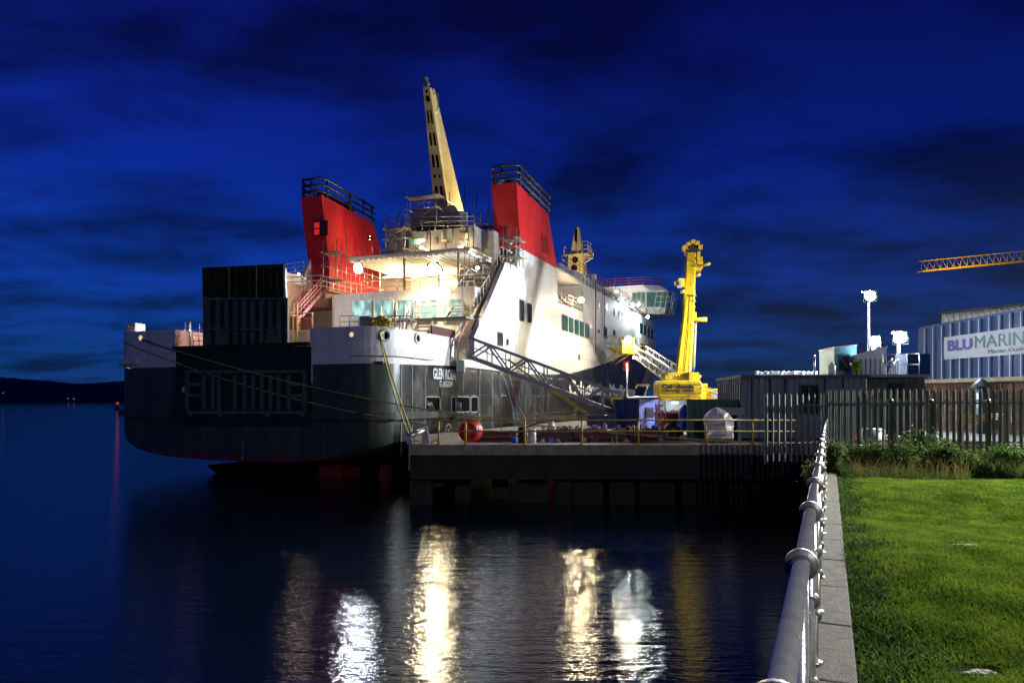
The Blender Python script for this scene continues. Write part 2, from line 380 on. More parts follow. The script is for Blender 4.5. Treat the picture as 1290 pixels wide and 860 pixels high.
lawnm = mat('lawn_soil', (.030,.062,.010), 1, 0, .5, 3, (1,1,1), .8, 30)
def lawn_z(x, y):
    l = x*RN.x+y*RN.y
    return KZ-.06+.05*math.sin(x*.9+y*.5)+.04*math.sin(y*1.3-x*.4)-.02*math.exp(-l)
NX, NY = 70, 60; vs = []
for j in range(NY+1):
    for i in range(NX+1):
        a = -3+25*j/NY; l = .156+30*(i/NX)**1.5; q = RD*a+RN*l; vs.append((q.x,q.y,lawn_z(q.x,q.y)))
lw = MB(); lw.add(vs, [(j*(NX+1)+i, j*(NX+1)+i+1, (j+1)*(NX+1)+i+1, (j+1)*(NX+1)+i) for j in range(NY) for i in range(NX)], True)
tag(lw.build('lawn_ground', lawnm, origin=Vector((0,0,KZ))), None, kind='structure')
k = MB(); k.add([RL(17,.21,KZ-.12),RL(17,60,KZ-.12),RL(34,60,KZ-.12),RL(34,.21,KZ-.12)], [(0,1,2,3)])
tag(k.build('yard_ground', mat('yard_earth',(.10,.085,.06),.95,0,.4,2,(1,1,1),.5,10), origin=Vector((0,0,KZ))), None, kind='structure')

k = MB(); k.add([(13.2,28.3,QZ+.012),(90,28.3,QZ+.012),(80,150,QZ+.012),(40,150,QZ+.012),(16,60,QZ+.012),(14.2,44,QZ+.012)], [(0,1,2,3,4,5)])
tag(k.build('yard_dark_sheet', mat('yard_dark',(.035,.034,.032),.95,0,.4,2,(1,1,1),.5,10), origin=Vector((30,60,QZ))), None, kind='structure')  # dark sheet added to tone down the overlit yard concrete
def foliage_mat(name, c1, c2, sc=4, trans=.35):
    m = bpy.data.materials.new(name); m.use_nodes = True; nt = m.node_tree; b = nt.nodes['Principled BSDF']
    b.inputs['Roughness'].default_value = .8; b.inputs['Specular IOR Level'].default_value = .12
    tc = nt.nodes.new('ShaderNodeTexCoord'); n = nt.nodes.new('ShaderNodeTexNoise'); n.inputs['Scale'].default_value = sc; n.inputs['Detail'].default_value = 5
    cr = nt.nodes.new('ShaderNodeValToRGB'); e = cr.color_ramp.elements; e[0].position = .35; e[0].color = (*c1,1); e[1].position = .66; e[1].color = (*c2,1)
    nt.links.new(tc.outputs['Object'], n.inputs['Vector']); nt.links.new(n.outputs['Fac'], cr.inputs[0]); nt.links.new(cr.outputs[0], b.inputs['Base Color'])
    tr = nt.nodes.new('ShaderNodeBsdfTranslucent'); mx = nt.nodes.new('ShaderNodeMixShader'); mx.inputs[0].default_value = trans
    nt.links.new(cr.outputs[0], tr.inputs['Color']); nt.links.new(b.outputs[0], mx.inputs[1]); nt.links.new(tr.outputs[0], mx.inputs[2]); nt.links.new(mx.outputs[0], nt.nodes['Material Output'].inputs['Surface'])
    return m
grassm = foliage_mat('grass_blades', (.050,.105,.010), (.135,.205,.020), 2.6, .42)
weedm = foliage_mat('weed_leaves', (.016,.045,.008), (.05,.10,.02), 3, .3)
drym = foliage_mat('dry_grass', (.05,.055,.016), (.12,.10,.035), 2, .3)
bushm = foliage_mat('bush_leaves', (.022,.05,.012), (.09,.12,.03), 2.5, .35)

def blades(P0, hgt, wid, lean, name, m, label=None, cat=None, kind=None):
    n = len(P0); ang = rng.uniform(0, 2*np.pi, n); wv = np.stack([np.cos(ang), np.sin(ang), np.zeros(n)], 1)*wid[:,None]/2
    la = rng.uniform(0, 2*np.pi, n); lv = np.stack([np.cos(la), np.sin(la), np.zeros(n)], 1)*(lean*hgt)[:,None]
    mid = P0+lv*.35+np.array([0,0,.6])*hgt[:,None]; tip = P0+lv+np.array([0,0,1.0])*hgt[:,None]
    V = np.stack([P0-wv, P0+wv, mid+wv*.7, mid-wv*.7, tip], 1).reshape(-1,3)
    me = bpy.data.meshes.new(name); me.vertices.add(5*n); me.vertices.foreach_set('co', V.astype(np.float32).ravel())
    idx = np.arange(n)[:,None]*5; loops = np.concatenate([idx+np.array([0,1,2,3]), idx+np.array([3,2,4])], 1).ravel()
    me.loops.add(len(loops)); me.loops.foreach_set('vertex_index', loops.astype(np.int32))
    me.polygons.add(2*n); st = (np.arange(n)[:,None]*7+np.array([0,4])).ravel()
    me.polygons.foreach_set('loop_start', st.astype(np.int32))
    me.materials.append(m); me.update(calc_edges=True); me.validate()
    o = bpy.data.objects.new(name, me); COL.objects.link(o); tag(o, label, cat, kind=kind); return o
def lz(x, y):
    l = x*RN.x+y*RN.y
    return KZ-.06+.05*np.sin(x*.9+y*.5)+.04*np.sin(y*1.3-x*.4)-.02*np.exp(-l)
# lawn blades: density falls with distance
def scatter(n, y0, y1, pw, xr=(1000,1330), lmin=.17, ymax_noise=0):
    u = rng.uniform(0,1,n); d = (y0**pw+u*(y1**pw-y0**pw))**(1/pw); px = rng.uniform(xr[0], xr[1], n)
    x = (px-645)/F*d; l = x*RN.x+d*RN.y; k = l > lmin
    return x[k], d[k], l[k]
x, y, l = scatter(260000, 2.6, 17.3, .9)
z = lz(x, y); n = len(x)
edge = np.clip((l-.36-.10*np.sin(y*1.7)-.10*np.sin(y*4.1))*2.2, 0, 1)     # lawn thins along the kerb; dark weeds there also stand for shade
keep = rng.uniform(0,1,n) < .12+.88*edge
dd = np.sqrt(x**2+y**2)
hole = ((((x-G(1216,8,0).x)/.26)**2+((y-8.05)/.16)**2) > 1) & ((((x-G(1236,4.65,0).x)/.20)**2+((y-4.72)/.12)**2) > 1)
keep &= hole
tuft = .75+.5*np.sin(x*3.1+1.3*np.sin(y*2.3))*np.sin(y*2.7+x)
P0 = np.stack([x,y,z-.005],1)[keep]
blades(P0, (rng.uniform(.026,.068,n)*(.6+.7*tuft))[keep], (.0035+.0011*dd)[keep]*rng.uniform(.7,1.3,keep.sum()), rng.uniform(.2,1.0,n)[keep], 'grass', grassm, 'short mown green lawn lit by the yard lights', 'grass', 'stuff')
# weeds along the kerb
x, y, l = scatter(60000, 2.6, 19.5, .9, (1000,1250)); z = lz(x, y)
k = rng.uniform(0,1,len(x)) < np.clip(1.15-(l-.28-.10*np.sin(y*1.7))*2.6, 0, 1)
P0 = np.stack([x,y,z],1)[k]; n = len(P0); dd = P0[:,1]
blades(P0, rng.uniform(.02,.07,n), (.009+.0020*dd)*rng.uniform(.6,1.5,n), rng.uniform(.5,1.6,n), 'kerb_weeds', weedm, 'low weeds along the coping edge, coloured dark to include the shade there', 'weeds', 'stuff')
# tall rough grass before the fence
x, y, l = scatter(36000, 15.4, 20.6, 1, (1030,1330), .25)
k = (y-15.6-.5*np.sin(x*1.3)-.3*np.sin(x*3.7)) > 0; x=x[k]; y=y[k]; z = lz(x,y); n = len(x)
clump = .5+.5*np.sin(x*2.2+np.sin(y*3))*np.cos(x*.9)
blades(np.stack([x,y,z],1), rng.uniform(.10,.42,n)*(.5+.9*clump)*np.clip((y-15.2)*.9,.25,1), rng.uniform(.010,.022,n), rng.uniform(.1,.8,n), 'rough_grass', bushm, 'tall rough grass along the foot of the fence', 'rough grass', 'stuff')
k = rng.uniform(0,1,n) < .10
blades(np.stack([x,y,z],1)[k], rng.uniform(.2,.6,k.sum()), rng.uniform(.008,.02,k.sum()), rng.uniform(.1,.8,k.sum()), 'dry_stalks', drym, 'straw coloured dry stalks among the rough grass', 'dry grass', 'stuff')
# stones in the lawn
def stone(c, rx, ry, rz, m, label, seed):
    random.seed(seed); s_ = MB(); s_.sphere(c, 1, 16, (rx,ry,rz)); s_.v = [c+(v-c)*(1+.16*math.sin(v.x*23+seed)*math.cos(v.y*31)+random.uniform(-.04,.04)) for v in s_.v]
    tag(s_.build('stone', m), label, 'stone')
q = G(1216,8.05,0); q.z = lawn_z(q.x,q.y)+.0; stone(q, .19,.13,.035, mat('flat_stone',(.16,.15,.12),.9,0,.3,6,bump=.5), 'flat brown stone set in the middle of the lawn', 1)
q = G(1236,4.72,0); q.z = lawn_z(q.x,q.y)-.005; stone(q, .155,.06,.03, mat('dark_stone',(.02,.02,.018),.7,0,.4,20,bump=1), 'dark clod of stones in the near lawn', 2)

def bush(px, d, r, h, m, label, n=1500, seed=0, leaf=.05, name='bush', bz=None):
    rg = np.random.default_rng(seed); base = G(px, d, 0); base.z = min(lawn_z(base.x, base.y), KZ) if d < 20 else KZ-.12
    if bz is not None: base.z = bz
    root = thing(name, base, label, 'bush', 'bushes and weeds at the fence')
    ncl = 14; cc = []
    for i in range(ncl):
        a = rg.uniform(0,6.28); rr = r*rg.uniform(0,.85); cc.append(np.array([base.x+math.cos(a)*rr, base.y+math.sin(a)*rr*.7, base.z+h*rg.uniform(.25,.9)*(1-.35*rr/r)]))
    st = MB()
    for c in cc: st.tube([base, Vector(c)*.5+base*.5+Vector((rg.uniform(-.1,.1),0,.05)), Vector(c)], [.014,.009,.004], 5)
    st.build('stem', barkm, root)
    Pn = []
    for c in cc:
        k = n//ncl; Pn.append(c+rg.normal(0,1,(k,3))*np.array([r*.28, r*.22, h*.17]))
    Pn = np.concatenate(Pn); Pn[:,2] = np.maximum(Pn[:,2], base.z+.02)
    mb = MB(); vs = []; fs = []
    for i, p in enumerate(Pn):
        p = Vector(p); a = Vector(rg.normal(0,1,3)).normalized(); b = a.cross(Vector(rg.normal(0,1,3))).normalized(); L = leaf*rg.uniform(.6,1.5)
        k = len(vs); vs += [p-a*L, p+b*L*.4, p+a*L, p-b*L*.4]; fs.append((k,k+1,k+2,k+3))
    mb.add(vs, fs); mb.build('leaves', m, root); return root
bl = [(1050,16.5,.30,.75,'leafy weed clump beside the end of the railing'),(1075,17.5,.45,.6,'low bush left of the plastic barrel'),(1098,17.2,.5,.7,'bush in front of the white barrel behind the fence'),(1130,17.0,.75,.85,'tall dark bush beside the leftmost black post'),(1158,17.4,.6,.95,'tallest bush, between the two left black posts'),(1190,17.0,.5,.75,'green bush just right of the middle black post'),(1215,16.8,.5,.6,'low bush between the middle and right black posts'),(1262,16.8,.45,.75,'yellowish shrub just right of the right black post'),(1290,17.0,.6,.6,'low shrub at the right end of the fence')]
for i, (px,d,r,h,lb) in enumerate(bl):
    bush(px, d, r, h, [bushm, weedm, bushm][i%3], lb, 1500 if h < 1 else 2600, 40+i, .045)
# weeds poking through the railing
bush(1020, 15, .25, .5, bushm, 'small weed growing out of the sea wall by the railing', 260, 77, .04)

# ================================================= near railing
rl = thing('steel_railing', RL(8,-.082,KZ), 'shiny tubular steel railing with collars along the sea wall', 'railing')
post0 = 2.5; sp = 1.2
posts = [post0+sp*i-3*sp for i in range(0, 22)]
for zi, (dz, rr) in enumerate([(1.12,.0265),(.70,.019),(.30,.019)]):
    k = MB(); k.tube([RL(posts[0]-1,-.082,KZ+dz), RL(posts[-1]+.05,-.082,KZ+dz)], rr, 20); k.build('rail', steelr, rl)
for a in posts:
    if a < .3: continue
    k = MB(); k.tube([RL(a,-.082,KZ-.02), RL(a,-.082,KZ+1.10)], .022, 14); k.tube([RL(a,-.082,KZ), RL(a,-.082,KZ+.012)], .045, 18); p = k.build('post', steelr, rl)
    for dz, rr in [(1.12,.052),(.70,.042),(.30,.042)]:
        c = MB()
        c.tube([RL(a-.016,-.082,KZ+dz), RL(a-.012,-.082,KZ+dz), RL(a+.012,-.082,KZ+dz), RL(a+.016,-.082,KZ+dz)], [rr*.92,rr,rr,rr*.92], 22)
        c.tube([RL(a-.06,-.082,KZ+dz), RL(a+.06,-.082,KZ+dz)], rr*.66 if dz>1 else rr*.55, 18)
        c.build('collar', collar, p)

# ================================================= palisade fences
def palisade(p0, p1, zb, zt, pitch, label, m=fencem, railh=(.25,.82), nposts=3):
    p0 = Vector((p0.x,p0.y,0)); p1 = Vector((p1.x,p1.y,0)); L = (p1-p0).length; d = (p1-p0)/L; nrm = Vector((d.y,-d.x,0))
    root = thing('palisade_fence', (p0+p1)/2+Vector((0,0,zb)), label, 'fence')
    k = MB(); n = int(L/pitch)
    for i in range(n+1):
        c = p0+d*(i*L/n); w_ = .034
        zt_ = zt+random.uniform(-.015,.015)
        ps = [c-d*w_+nrm*.0, c+nrm*.02, c+d*w_]
        vs = [q+Vector((0,0,zb)) for q in ps]+[q+Vector((0,0,zt_-.08)) for q in ps]+[c+nrm*.02+Vector((0,0,zt_))]
        k.add(vs, [(0,1,4,3),(1,2,5,4),(3,4,6),(4,5,6)])
    k.build('pales', m, root)
    for hh in railh:
        z_ = zb+(zt-zb)*hh; r_ = MB(); r_.bar(p0-nrm*.03+Vector((0,0,z_)), p1-nrm*.03+Vector((0,0,z_)), .04, .05); r_.build('rail', m, root)
    for i in range(nposts):
        c = p0.lerp(p1, i/(nposts-1))-nrm*.08; r_ = MB(); r_.bar(c+Vector((0,0,zb-.1)), c+Vector((0,0,zt-.05)), .06, .10); r_.build('post', m, root)
    return root
palisade(G(966,20,0), G(1041,20,0), 2.42, 4.33, .155, 'short steel palisade panel jutting out over the water', nposts=2)
palisade(G(1043,20,0), G(1330,18.5,0), 2.35, 4.42, .155, 'long grey steel palisade fence behind the rough grass', nposts=6)
palisade(G(1046,22.6,0), G(1340,20.6,0), 2.35, 4.50, .17, 'second steel palisade fence just behind the long one', mat('palisade_light',(.13,.125,.11),.5,.3,.3,3), nposts=5)
for i,(px,lb) in enumerate([(1122,'leftmost'),(1173,'middle'),(1245,'rightmost')]):
    k = MB(); a = G(px,17.6,2.3); k.bar(a, Vector((a.x,a.y,H-(507-505)/F*17.6)), .09, .09); k.sphere(Vector((a.x,a.y,H)), .06)
    tag(k.build('fence_post', pipeb), f'{lb} of the three black posts among the rough grass', 'post', 'black posts before the palisade fence')
# ================================================= quay furniture
yr = thing('yellow_railing', G(780,28.2,QZ), 'yellow two-bar safety railing along the quay edge', 'railing')
zt = H-(529-505)/F*28.15; zm = H-(543-505)/F*28.15
for z_ in (zt, zm):
    k = MB(); k.tube([G(552,28.15,z_), G(1003,28.15,z_)], .028, 8); k.build('rail', yellowr, yr)
for px in (552.5,586.5,661,733,804,889,948,1003):
    k = MB(); k.tube([G(px,28.15,QZ), G(px,28.15,zt)], .04, 8); k.disc(G(px,28.15,QZ+.01),(0,0,1),.1,.02); k.build('post', yellowr, yr)

# hose reel
q = P(591.5,543,29.3); rr = thing('cable_reel', Vector((q.x,q.y,QZ)), 'round red drum standing on edge on the quay', 'reel')
k = MB(); r0 = q.z-QZ-.02
k.disc(q, (.25,-1,0), r0, .10, 32); k.disc(q+Vector((.08,.35,0)), (.25,-1,0), r0, .08, 32); k.build('flange', redp, rr)
k = MB(); 
for r1 in (.9,.7,.5,.3): k.ring(q+Vector((-.013,-.05,0)), (.25,-1,0), r0*r1, .014, 32, 6)
k.build('rib', redp, rr)
k = MB(); k.tube([q+Vector((-.01,-.04,0)), q+Vector((.08,.35,0))], r0*.7, 24); k.build('drum', mat('dark_red',(.2,.015,.01),.5), rr)
# bollard/fairlead
bo = thing('quay_fairlead', P(526,558,29), 'steel roller fairlead at the left corner of the quay', 'fairlead')
k = MB(); a = P(516,549,28.6); b = P(535,541,29.2); k.tube([a,b], .12, 14); k.build('roller', alum, bo)
k = MB(); k.bar(Vector((b.x,b.y,QZ)), b+Vector((0,0,.1)), .22, .22); k.bar(Vector((a.x,a.y,QZ)), a, .2,.2); k.bar(Vector((b.x+.15,b.y,QZ)), b+Vector((.1,0,-.1)), .12,.12); k.build('frame', galv, bo)
for i,(px,d) in enumerate([(549,28.7),(524,28.5)]):
    k = MB(); c = G(px,d,QZ); k.tube([c+Vector((-.16,0,0)), c+Vector((-.16,0,.12)), c+Vector((.16,0,.12)), c+Vector((.16,0,0))], .03, 8)
    tag(k.build('cleat', yellowr), ['yellow cleat just left of the yellow railing','yellow cleat under the steel fairlead'][i], 'cleat', 'yellow cleats on the quay')
# steel beams
def ibeam(mb, a, b, h=.3, w=.2):
    a = Vector(a); b = Vector(b); mb.bar(a+Vector((0,0,h-.015)), b+Vector((0,0,h-.015)), w, .03); mb.bar(a+Vector((0,0,.015)), b+Vector((0,0,.015)), w, .03); mb.bar(a+Vector((0,0,h/2)), b+Vector((0,0,h/2)), .03, h-.062)
bi = [(587,648,30.0,0,.22),(600,655,31.2,.0,.2),(605,650,30.6,.22,.2),(668,770,30.0,0,.26),(675,775,30.5,.26,.22),(690,800,31.3,0,.26),(700,792,31.1,.26,.24),(740,830,30.3,0,.28),(752,836,30.8,.28,.2),(620,664,32.2,0,.2),(672,720,31.8,0,.3),(710,800,32.4,0,.3),(770,828,32.0,.30,.2)]
pos = ['lowest at the left, by the red drum','second from the left end, behind the first','resting across the two left beams','long one right of the water drum','lying on top of the long front beam','long one in the second row','upper one in the second row','frontmost at the right end','stacked on the frontmost right one','left one in the back row','short one in the back row middle','long one in the back row right','topmost at the right by the blue container']
for i,(x0,x1,d,dz,h) in enumerate(bi):
    k = MB(); a = G(x0,d,QZ+dz+.005); b = G(x1,d+random.uniform(-.25,.25),QZ+dz+.005); ibeam(k, a, b, h)
    tag(k.build('steel_beam', redsteel), 'dark red steel beam on the quay, '+pos[i], 'beam', 'steel beams stacked on the quay')
k = MB(); k.bar(G(640,30.3,QZ+.25), G(676,31,QZ+.78), .12,.12); tag(k.build('steel_channel', redsteel), 'dark steel channel leaning up from the stack left of the middle railing post', 'beam')
# offcuts and clutter
random.seed(11); oc = [mat('clutter_grey',(.35,.33,.34),.5,.3,.3), mat('clutter_lilac',(.45,.36,.42),.5,0,.3), redsteel, mat('clutter_dark',(.05,.04,.05),.6), bluet]
places = ['by the red drum','near the left railing posts','left of the middle post','behind the long beams','on the long front beam','beside the water drum','right of the middle post','near the right posts','below the gangway foot','beside the blue container']
offs = ['flat','upright','tilted','long thin']
for i in range(40):
    px = 655+ (i/40)*170+random.uniform(-3,3); d = random.choice([29.6,30.2,31.0,31.7]); c = G(px,d,QZ+(.0 if d<29.9 else .48)); k = MB(); a = random.uniform(0,3); L = random.uniform(.12,.4)
    v = Vector((math.cos(a)*L, math.sin(a)*L*.5, 0)); hh = random.uniform(.05,.2)
    k.bar(c+Vector((0,0,hh/2)), c+v+Vector((0,0,hh/2+random.uniform(0,.08))), random.uniform(.06,.2), hh)
    k.bar(c+v*.5+Vector((0,0,hh)), c+v*.5+Vector((0,0,hh+.08)), .05,.05)
    tag(k.build('steel_offcut', oc[[1,0,1,2,0,3,1,0,1,4][i%10]]), 'small jumbled steel offcut among the beams on the quay', 'offcut', 'steel offcuts strewn over the beams')
# white drum, crate, barrel
def drum(c, r, h, m, label, cat='drum', ribs=True):
    root = thing('drum', c, label, cat); k = MB(); k.tube([c, c+Vector((0,0,h))], r, 20); 
    if ribs:
        for f in (.02,.34,.66,.98): k.ring(c+Vector((0,0,h*f)), (0.001,0,1), r, .015, 20, 6)
    k.build('body', m, root); k = MB(); k.tube([c+Vector((0,0,h)), c+Vector((0,0,h+.03))], r*.9, 20); k.tube([c+Vector((r*.4,0,h+.03)), c+Vector((r*.4,0,h+.07))], .04, 8); k.build('lid', m, root)
whitep = mat('white_plastic',(.62,.62,.60),.45,0,.08,3)
drum(G(657,28.9,QZ), .14, .62, mat('black_plastic',(.02,.02,.02),.5), 'black drum left of the yellow railing post')
drum(G(670,29.0,QZ), .17, .55, whitep, 'white plastic drum beside the black one')
drum(G(694,32.6,QZ+.30), .16, .42, whitep, 'white drum standing behind the steel beams')
drum(G(648,29.3,QZ), .12, .2, bluet, 'small blue bucket beside the black drum', 'bucket')
for i,(px,d,m,lb) in enumerate([(820,29,orange,'left'),(829,29.3,orange,'right')]):
    k = MB(); c = G(px-22,d,QZ); k.tube([c, c+Vector((0,0,.75))], .05, 8); k.disc(c+Vector((0,0,.01)),(0,0,1),.14,.02); tag(k.build('marker_post', redsteel), f'{lb} one of two rusty red posts before the blue container', 'post', 'rusty posts on the quay')

# containers
def container(p0, p1, depv, z0, z1, m, label, doors=False, m2=None):
    p0 = Vector((p0.x,p0.y,0)); p1 = Vector((p1.x,p1.y,0)); dv = Vector((depv[0],depv[1],0)); root = thing('container', (p0+p1)/2+Vector((0,0,z0)), label, 'container')
    d = (p1-p0).normalized()*.08
    c = [p0,p1,p1+dv,p0+dv]; fr = MB()
    for q in c: fr.bar(q+Vector((0,0,z0)), q+Vector((0,0,z1)), .12, .12)
    for i in range(4):
        for z_ in (z0+.07, z1-.05): fr.bar(c[i]+Vector((0,0,z_)), c[(i+1)%4]+Vector((0,0,z_)), .09, .12)
    fr.build('frame', m, root)
    wl = MB()
    for i in range(4):
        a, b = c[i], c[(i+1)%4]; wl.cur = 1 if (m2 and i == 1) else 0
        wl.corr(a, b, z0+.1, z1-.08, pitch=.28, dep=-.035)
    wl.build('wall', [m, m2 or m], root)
    r_ = MB(); r_.prism([q+Vector((0,0,z1-.04)) for q in c], (0,0,.03)); r_.build('roof', m, root)
    if doors:
        k = MB(); mid = (p0+p1)/2; nrm = (p1-p0).normalized(); nrm = Vector((nrm.y,-nrm.x,0))*.05
        for f in (.1,.4,.6,.9): q = p0.lerp(p1,f)+nrm; k.tube([q+Vector((0,0,z0+.15)), q+Vector((0,0,z1-.12))], .02, 6)
        k.build('lock_bar', galv, root)
    return root
container(G(867,31.5,0), G(934,31.5,0), (1.55,5.5), QZ+.08, H+(505-503)/F*31.5, greenc, 'low dark green steel container behind the white wrapped machine')
bc = container(G(774,38,0), G(804,37.2,0), (1.95,4.3), QZ+.02, H+(505-503)/F*37.6, bluec, 'dark blue steel container, one side coloured lilac as if lit', m2=bluelit)  # light on this side is put into the paler second colour
k = MB(); k.prism([P(790,502.6,37.1), P(829,502.0,37.1), P(829,500.5,42), P(800,500.9,42)], (0,0,.08)); k.build('roof_flap', bluelit, bc)
k = MB(); a = P(818,519,38.6); k.box(a-Vector((.2,.1,.3)), a+Vector((.2,.1,.25))); k.build('control_box', galv, bc)
container(G(741,37,0), G(775,37,0), (.4,3), QZ+.05, H-(523-505)/F*37, bluec, 'small dark container in the shadow under the gangway foot')
# red skip, tarps, tent
sk = thing('skip', G(846,36.5,QZ), 'bright red waste skip with ragged load behind the railing', 'skip')
k = MB(); a = P(832,540,36); b = P(859,519,36); z0 = H-(543-505)/F*36; z1 = H-(520-505)/F*36
k.hexa([(a.x+.2,36,z0),(b.x-.2,36,z0),(b.x-.2,37.5,z0),(a.x+.2,37.5,z0)], [(a.x,35.8,z1),(b.x,35.8,z1),(b.x,37.8,z1),(a.x,37.8,z1)]); k.build('body', redp, sk)
k = MB(); 
for i in range(7): k = MB(); q = G(834+i*3.6,36.2,z1); k.box(q, q+Vector((.08,.3,random.uniform(.05,.16)))); k.build('load_board', whitep, sk)
k = MB(); 
for q in (G(834,36.5,QZ), G(857,36.5,QZ)): k = MB(); k.box(q-Vector((.1,.3,0)), q+Vector((.1,.3,z0-QZ))); k.build('foot', redsteel, sk)
def crumple(poly_c, rx, ry, hz, m, label, name, cat, seed, peak=.0, n=26):
    random.seed(seed); k = MB(); c = Vector(poly_c); vs = []; fs = []; rows = 10
    for j in range(rows+1):
        f = j/rows; z_ = hz*f
        r_ = (1-.10*math.sin(f*3.1))*(1 if f < .55 else max(.04, 1-((f-.55)/.45)**2.1*.93))
        for i in range(n):
            a = 2*math.pi*i/n; w_ = 1+.10*math.sin(i*1.9+seed)*math.cos(f*5+i)+random.uniform(-.05,.05)
            vs.append(c+Vector((math.cos(a)*rx*r_*w_+peak*f*rx, math.sin(a)*ry*r_*w_, z_)))
    for j in range(rows):
        for i in range(n): fs.append((j*n+i, j*n+(i+1)%n, (j+1)*n+(i+1)%n, (j+1)*n+i))
    fs.append(tuple(rows*n+i for i in range(n)))
    k.add(vs, fs); o = k.build(name, m); tag(o, label, cat); return o
wm = crumple(G(907,29.6,QZ+.18), .62, .6, 1.28, sheet, 'machine wrapped in crumpled white plastic sheeting on the quay', 'wrapped_machine', 'wrapped machine', 5, peak=-.25, n=14)
k = MB(); 
for px in (893,899,913,922): k = MB(); c = G(px,29.5,QZ); k.disc(c+Vector((0,0,.09)), (1,0,0), .09, .06, 14); k.build('wheel', galv, wm)
crumple(G(862.5,34.5,QZ+.3), .36, .4, 1.25, bluet, 'bright blue tarpaulin bundle leaning on the green container', 'blue_tarpaulin', 'tarpaulin', 9, n=12)
crumple(G(846,31.5,QZ), .38, .45, .80, mat('black_sheet',(.012,.012,.014),.5,bump=.4,bscale=5), 'low black covered heap before the red skip', 'covered_heap', 'heap', 12, n=14)
tn = thing('grey_awning', G(848,40,QZ), 'grey sheet awning below the yellow mobile crane', 'awning')
k = MB(); k.prism([P(829,504,39), P(868,504,39), P(868,518,39), P(856,515,39), P(846,519,39), P(832,519,39)], (0,.04,0)); k.build('sheet', cabm, tn)
for px in (830,867): k = MB(); k.tube([G(px,39.1,QZ), P(px,504,39.1)], .05, 8); k.build('pole', galv, tn)
tk = MB(); tk.box(P(905,522.5,30.7), P(933,513,31.2)); 
for px in (909,929): tk.box(G(px,30.8,QZ), P(px+3,522.6,31.0))
tag(tk.build('grey_tank', mat('tank_grey',(.20,.24,.30),.5,.1,.2,3)), 'flat grey tank on legs behind the wrapped machine', 'tank')
aw = MB(); q = P(850,507,38.6); aw.box(q-Vector((.15,.1,.04)), q+Vector((.15,.1,.04))); aw.build('skip_fill_lamp', emitm('skip_fill_lamp',(1,.93,.8),12), tn)  # glowing box and light added to brighten the red skip
lightobj(q+Vector((0,-.3,-.25)), (1,.95,.85), 50, tn, .1)
# gas bottles / tangle right of the blue container
hs = thing('hose_rack', G(834,33,QZ), 'rack tangled with white and red hoses beside the blue container', 'rack')
k = MB(); random.seed(5)
for j in range(7):
    pts = []; 
    for i in range(9): pts.append(G(831+random.uniform(-5,5), 33+random.uniform(-.1,.1), QZ+.15+1.4*i/8))
    k.cur = j % 2; k.tube(pts, .03, 6)
k.build('hose', [whitep, redp], hs)
k = MB(); k.tube([G(826,33.1,QZ), G(826,33.1,QZ+1.6), G(838,33.1,QZ+1.75), G(838,33.1,QZ)], .03, 6); k.build('frame', galv, hs)
# cabin right
cb = thing('site_cabin', G(1000,31,QZ), 'grey corrugated site cabin behind the over-water fence panel', 'cabin')
z1 = H+(505-476)/F*31; z0 = QZ+.1
k = MB(); k.corr(G(934,31,0).xy, G(1008,30.9,0).xy, z0, z1, pitch=.42, dep=.05); k.corr(G(1031,30.85,0).xy, G(1092,30.8,0).xy, z0, z1, pitch=.42, dep=.05)
k.corr(G(1008,30.9,0).xy, G(1031,30.85,0).xy, z0, H-(521-505)/F*31, pitch=.42, dep=.05); k.corr(G(1008,30.9,0).xy, G(1031,30.85,0).xy, H-(485-505)/F*31, z1, pitch=.42, dep=.05)
a = G(934,31,0); b = G(1092,30.8,0); a2 = a+Vector((.4,5,0)); b2 = b+Vector((.4,5,0)); k.corr(a2.xy, a.xy, z0, z1, pitch=.42, dep=.05); k.corr(b.xy, b2.xy, z0, z1, pitch=.42, dep=.05)
k.build('wall', cabm, cb)
k = MB(); k.prism([a+Vector((-.08,-.15,z1-.0)), b+Vector((.1,-.15,z1)), b2+Vector((.1,.1,z1)), a2+Vector((-.08,.1,z1))], (0,0,.13)); k.build('roof', cabd, cb)
wz0 = H-(521-505)/F*31; wz1 = H-(485-505)/F*31
k = MB(); k.box(G(1008,30.98,wz0), G(1031,31.02,wz1)); wn = k.build('window', glassd, cb)
k = MB(); 
for q0,q1 in ((G(1008,30.8,wz0),G(1031,30.8,wz0)),(G(1008,30.8,wz1),G(1031,30.8,wz1)),(G(1008,30.8,wz0),G(1008,30.8,wz1)),(G(1031,30.8,wz0),G(1031,30.8,wz1)),(G(1019,30.8,wz0),G(1019,30.8,wz1))): k.bar(q0, q1, .06, .06)
k.build('frame', cabd, wn)
k = MB(); 
for px in (948,971,990,1040,1062): k = MB(); k.tube([G(px,30.75,z0), G(px,30.75,z1)], .045, 8); k.build('downpipe', cabd, cb)
k = MB(); 
for i in range(6): k = MB(); q = G(940+i*28,31.2,QZ-.0); k.box(q, q+Vector((.3,.4,.12))); k.build('footing', concd, cb)
k = MB(); random.seed(8); vs = []; fs = []; n1 = 30
for j in range(4):
    for i in range(n1+1): vs.append(G(951+i*79/n1,30.8+j*.5,z1+.135+[.0,.14,.19,.12][j]+(random.uniform(-.03,.03) if j else 0)))
for j in range(3):
    for i in range(n1): q = j*(n1+1)+i; fs.append((q,q+1,q+n1+2,q+n1+1))
k.add(vs, fs); o = k.build('tarpaulin', sheet); tag(o, 'crumpled pale tarpaulin lying on the site cabin roof', 'tarpaulin'); sm = o.modifiers.new('s','SOLIDIFY'); sm.thickness = .02
